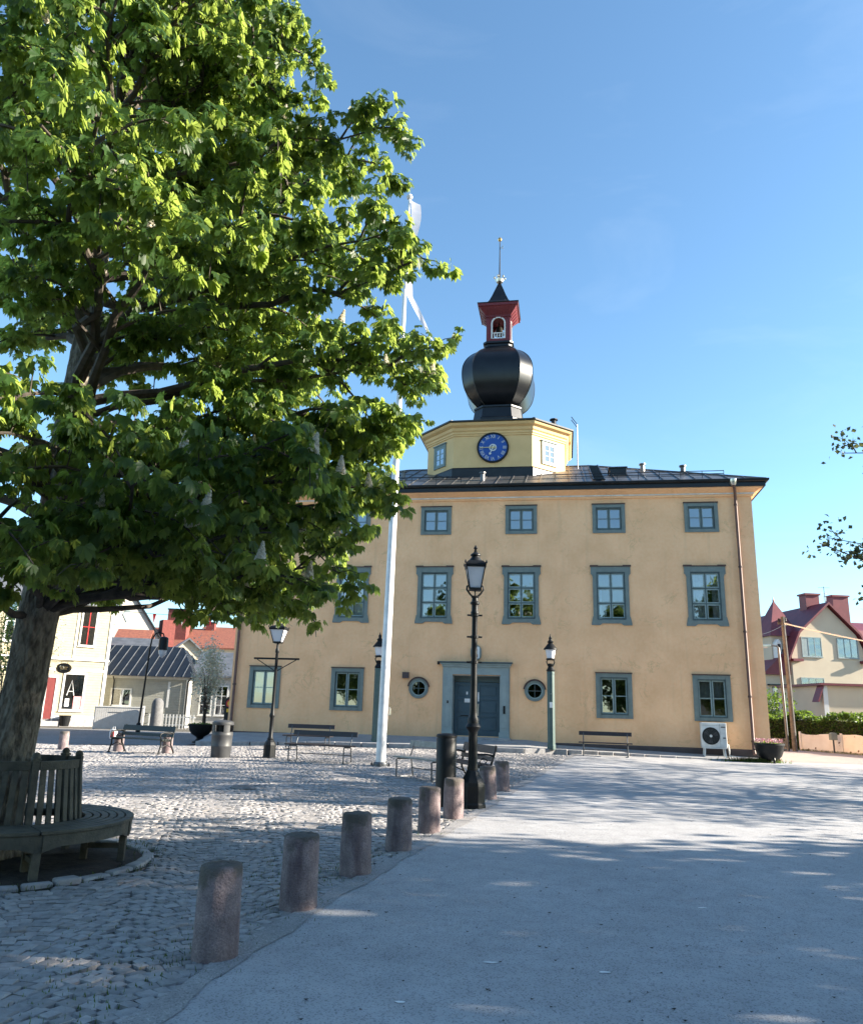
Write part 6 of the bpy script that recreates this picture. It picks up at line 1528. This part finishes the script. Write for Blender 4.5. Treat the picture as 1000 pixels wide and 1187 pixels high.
# ------------------------------------------------------------------ right side: red roofed house, garage, hedge, fence, poles
h = thing('villa', 'cream villa with a dark red mansard roof, red chimneys and pale blue windows', 'house', (29.2, 62, .3), R_(6))
mans = [(0, -.2), (6.5, -.2), (6.5, 6.5), (5.7, 8.3), (3.4, 10.55), (.85, 8.3), (0, 6.5)]
MB().prism(mans, 0, 10).build('wall', M['house_cream'], h)
rf = MB(); out = [(-.45, 6.2), (.62, 8.42), (3.4, 10.9), (5.95, 8.42), (6.95, 6.2)]; inn = [(-.40, 6.02), (.72, 8.28), (3.4, 10.7), (5.85, 8.28), (6.9, 6.02)]
for i in range(4): rf.prism([inn[i], inn[i+1], out[i+1], out[i]], -.35, 10.35)
rf.build('roof', M['red_roof'], h)
MB().box(-.12, .75, -.42, 0, 6.02, 6.22).box(5.8, 6.7, -.42, 0, 6.02, 6.22).build('eave_return', M['red_roof'], h)
for i, (x0, x1, z0, z1) in enumerate(((.9, 2.62, 6.42, 8.0), (3.95, 5.75, 6.42, 8.0), (.6, 2.55, 3.62, 4.78))): pane_window(h, x0, x1, z0, z1, 0, 3, 1, 'trim_pale', .07)
MB().box(.97, 1.5, -.03, -.021, 6.5, 7.93).build('blind', M['trim_pale'], h)
for x, y, w, z in ((3.6, 2.6, 1.2, 11.8), (7.1, 4.0, 1.45, 12.0)):
    c = MB().box(x-w/2, x+w/2, y-.5, y+.5, 8, z).build('chimney', M['red_roof'], h); MB().box(x-w/2-.1, x+w/2+.1, y-.6, y+.6, z+.003, z+.15).build('chimney_cap', M['red_roof'], c)
# turret, bay and dormer on the left side
MB().box(-1.0, 1.3, 1.1, 3.4, 0, 8.1).build('turret_wall', M['house_cream'], h)
q = MB(); q.add([(-1.2, .8, 8.1), (1.5, .8, 8.1), (1.5, 3.7, 8.1), (-1.2, 3.7, 8.1), (.15, 2.25, 11.2)], [(3, 2, 1, 0), (0, 1, 4), (1, 2, 4), (2, 3, 4), (3, 0, 4)]).lathe([(.06, 11.0), (.08, 11.2), (.02, 11.5)], 8, (.15, 2.25)); q.build('turret_roof', M['red_roof'], h)
MB().box(-2.1, -.002, .6, 4.0, -.2, 5.0).build('bay', M['house_cream'], h)
MB().add([(-2.4, .3, 4.95), (0.1, .3, 7.2), (.1, 4.2, 7.2), (-2.4, 4.2, 4.95), (0.1, .3, 4.95), (.1, 4.2, 4.95)], [(0, 1, 2, 3), (0, 4, 1), (3, 2, 5), (0, 3, 5, 4)]).build('bay_roof', M['red_roof'], h)
pane_window(h, -1.5, -.7, 1.6, 4.0, .6, 1, 2, 'white', .07); 
MB().box(-1.9, -.3, .3, .6, 4.1, 4.2).build('porch_canopy', M['black_roof'], h)
MB().box(6.5, 12, 3, 10, -.2, 6.4).build('wing_wall', M['house_cream'], h); wr_ = MB().prism([(2.6, 6.35), (10.4, 6.35), (9.0, 9.2), (6.5, 10.2), (4.0, 9.2)], 6.0, 12.3, 'x'); wr_.build('wing_roof', M['red_roof'], h)
d_ = MB().prism([(-.9, 5.9), (-.5, 5.9), (-.5, 7.5), (-.7, 7.8), (-.9, 7.5)], .5, 2.0).build('dormer', M['white'], h); MB().box(-.83, -.57, .49, .498, 6.2, 7.4).build('pane', M['room'], d_)
an = thing('roof_antenna', 'thin television antenna mast rising between the two red chimneys of the villa', 'antenna', (34.0, 65.2, 9.8)); MB().tube([(0, 0, 0), (0, 0, 3.2)], .03, 6).build('mast', M['steel'], an); MB().tube([(-.5, 0, 3.1), (.5, 0, 3.1)], .02, 5).tube([(-.35, -.1, 2.6), (.3, .1, 2.6)], .02, 5).box(-.06, .1, -.05, .05, 1.95, 2.3).build('aerial', M['silver'], an)
ws = thing('wall_ornament', 'small black and yellow ornament on the cream gable wall above the hedge', 'ornament', (30.15, 61.95, 3.0), R_(6))
for k, (x, z) in enumerate(((-.18, .15), (.18, .2), (-.2, -.25), (.15, -.2))): MB().prism([(x-.13, z-.2), (x+.1, z-.16), (x+.16, z+.2), (x-.08, z+.17)], -.06, -.02).build('panel', M['black'], ws)
MB().prism([(-.06, -.05), (.05, -.06), (.08, .08), (-.04, .1)], -.07, -.02).build('centre', M['sign_yellow'], ws)
h = thing('garage', 'flat cream garage with red roof edge and white corner board behind the hedge', 'garage', (25.35, 50, .2), R_(2))
MB().box(0, 9, 0, 6, -.1, 3.75).build('wall', M['house_cream'], h); MB().box(-.02, .28, -.04, 0, 0, 3.75).build('corner_board', M['white'], h)
MB().box(-.25, 9.2, -.3, 6.3, 3.755, 3.9).build('roof', M['red_roof'], h); MB().prism([(-.42, 2.7), (-.02, 3.72), (-.02, 3.9), (-.52, 2.72)], -.25, .5, 'y').build('side_roof', M['red_roof'], h)
MB().tube([(3.6, .5, 3.9), (3.6, .5, 4.7)], .07, 8).build('flue', M['red_roof'], h)
def hedge(name, lb, pts, w, z1, seed, n, mt):
    t = thing(name, lb, 'hedge', (0, 0, 0)); r = np.random.default_rng(seed); P = [np.array(p) for p in pts]
    L = [np.linalg.norm(b-a) for a, b in zip(P, P[1:])]; tot = sum(L)
    def f(rr):
        s = rr.uniform(0, tot); i = 0
        while s > L[i] and i < len(L)-1: s -= L[i]; i += 1
        d = (P[i+1]-P[i])/L[i]; c = P[i]+d*s; nrm = np.array([-d[1], d[0]]); h_ = z1*(1+.1*math.sin(s*2.1+i)+.06*math.sin(s*5.3))
        k = rr.uniform(0, 1); o = rr.uniform(-1, 1)
        if k < .55: o = math.copysign(1-abs(rr.normal(0, .12)), o); z = rr.uniform(.05, 1)*h_
        else: z = h_*(1-abs(rr.normal(0, .06)))
        x, y = c+nrm*o*w; return (x, y, G(x, y)+z)
    V, F = leaf_clump(n, f, .15, seed+1, .2); obj('foliage', fast_mesh('foliage', V, F, mt), t)
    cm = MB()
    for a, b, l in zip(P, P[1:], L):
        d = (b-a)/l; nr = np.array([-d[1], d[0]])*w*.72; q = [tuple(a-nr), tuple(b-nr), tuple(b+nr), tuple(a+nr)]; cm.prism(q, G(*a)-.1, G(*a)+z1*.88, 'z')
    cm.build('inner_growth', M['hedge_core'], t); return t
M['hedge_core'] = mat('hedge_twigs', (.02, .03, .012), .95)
hedge('hedge', 'tall dark clipped hedge behind the white fence on the right', [(17.6, 44.6), (20.4, 43.4), (22.2, 38.4), (23.6, 33)], .55, 1.75, 71, 15000, M['hedge_leaf'])
shrub('garden_bush', 'yellow green bush above the dark hedge by the corner of the town hall', (20.6, 47.5, .2), 1.3, 3.0, 1.2, M['hedge_leaf'], 1800, .16, 74)
o = MB().box(0, 3.2, 0, .3, -.1, .55).build('stone_wall', M['granite'], None, (16.6, 44.0, .22), R_(-14), bevel=.02); tag(o, 'low grey stone wall under the dark hedge beside the town hall', 'wall')
f = thing('plank_fence', 'low cream fence with peeling dark patches along the alley on the right', 'fence', (0, 0, 0)); pts = [(19.75, 41.7), (20.6, 39.2), (21.4, 36.6), (22.2, 33.6), (23, 30)]
for i, (a, b) in enumerate(zip(pts, pts[1:])):
    a, b = Vector(a), Vector(b); L = (b-a).length; ang = math.atan2(b.y-a.y, b.x-a.x); rng = random.Random(i+3)
    top = [(0, .86+.03*i)]; x = 0
    while x < L-.4: x += rng.uniform(.25, .6); top.append((min(x, L), .86+.03*i+rng.choice([0, 0, 0, .03, -.05, -.12 if i == 1 else 0])))
    top[-1] = (L, top[-1][1]); o = MB().prism([(0, -.05), (L, -.05)]+top[::-1], -.03, .03).build('panel', M['peel'], f, (a.x, a.y, G(a.x, a.y)), ang)
    MB().box(-.06, .06, -.09, -.03, -.1, .95).build('post', M['peel'], f, (a.x, a.y, G(a.x, a.y)), ang)
def verge(r):
    s = r.uniform(0, 3.999); i = int(s); q = s-i; a, b = pts[i], pts[i+1]; return a[0]+(b[0]-a[0])*q-.28+r.normal(0, .14), a[1]+(b[1]-a[1])*q+r.normal(0, .1)
stuff(blades('grass', 1500, 0, 0, verge, .12, M['grass'], 13, wid=.012))
mbx = thing('post_box', 'small grey box on a short post in front of the cream fence', 'post box', gz(20.15, 39.2)); MB().box(-.03, .03, -.03, .03, -.05, .75).build('post', M['steel'], mbx); MB().prism([(-.16, .62), (.16, .62), (.16, .9)]+[(.16*math.cos(a), .9+.08*math.sin(a)) for a in [math.pi*k/6 for k in range(1, 6)]]+[(-.16, .9)], -.14, .1).build('box', M['trim'], mbx, bevel=.01)
up_ = thing('utility_pole', 'weathered wooden utility pole with insulators at the alley mouth on the right', 'utility pole', gz(18.45, 39.7)); MB().tube([(0, 0, -.1), (-.02, 0, 3.4), (-.06, 0, 6.7)], [.125, .11, .09], 14).build('pole', M['pole_wood'], up_, smooth=True)
for k, (x, z) in enumerate(((-.2, 6.45), (.14, 6.5), (.1, 6.25))): MB().lathe([(.03, -.1), (.06, 0), (.05, .05), (.07, .08), (.03, .16)], 8).build('insulator', M['black'], up_, loc=(x-.06, 0, z))
MB().box(-.32, .2, -.04, .04, 6.3, 6.4).build('bracket', M['twig'], up_)
lp = thing('alley_lamp', 'slim grey pole lamp with one bracket head next to the wooden utility pole', 'street lamp', gz(18.15, 39.9), 0, 'street lamps round the square'); MB().tube([(.05, 0, -.1), (0, 0, 5.1), (-.1, 0, 5.2), (-.5, 0, 5.22)], [.075, .06, .04, .035], 12).build('post', M['steel'], lp, smooth=True)
MB().prism([(-1.0, 5.16), (-.95, 5.10), (-.5, 5.14), (-.42, 5.2), (-.42, 5.27), (-.95, 5.24)], -.11, .11).build('lamp_head', M['silver'], lp, bevel=.02); MB().box(-.93, -.6, -.08, .08, 5.085, 5.10).build('glass', M['frost'], lp)
wr = thing('overhead_wire', 'thick pale cable sagging from the utility pole toward the right', 'cable', (18.4, 39.7, 6.6)); P = [Vector((0, 0, 0)).lerp(Vector((5.2, -8.5, -2.3)), k/10)+Vector((0, 0, -.22*math.sin(math.pi*k/10))) for k in range(11)]; MB().tube(P, .035, 6).build('cable', M['white'], wr)
wr = thing('overhead_wire', 'thin dark wire running from the utility pole to the ochre wall', 'cable', (18.4, 39.7, 6.5)); P = [Vector((0, 0, 0)).lerp(Vector((-5.9, -9.0, -1.6)), k/10)+Vector((0, 0, -.15*math.sin(math.pi*k/10))) for k in range(11)]; MB().tube(P, .012, 5).build('cable', M['black'], wr)
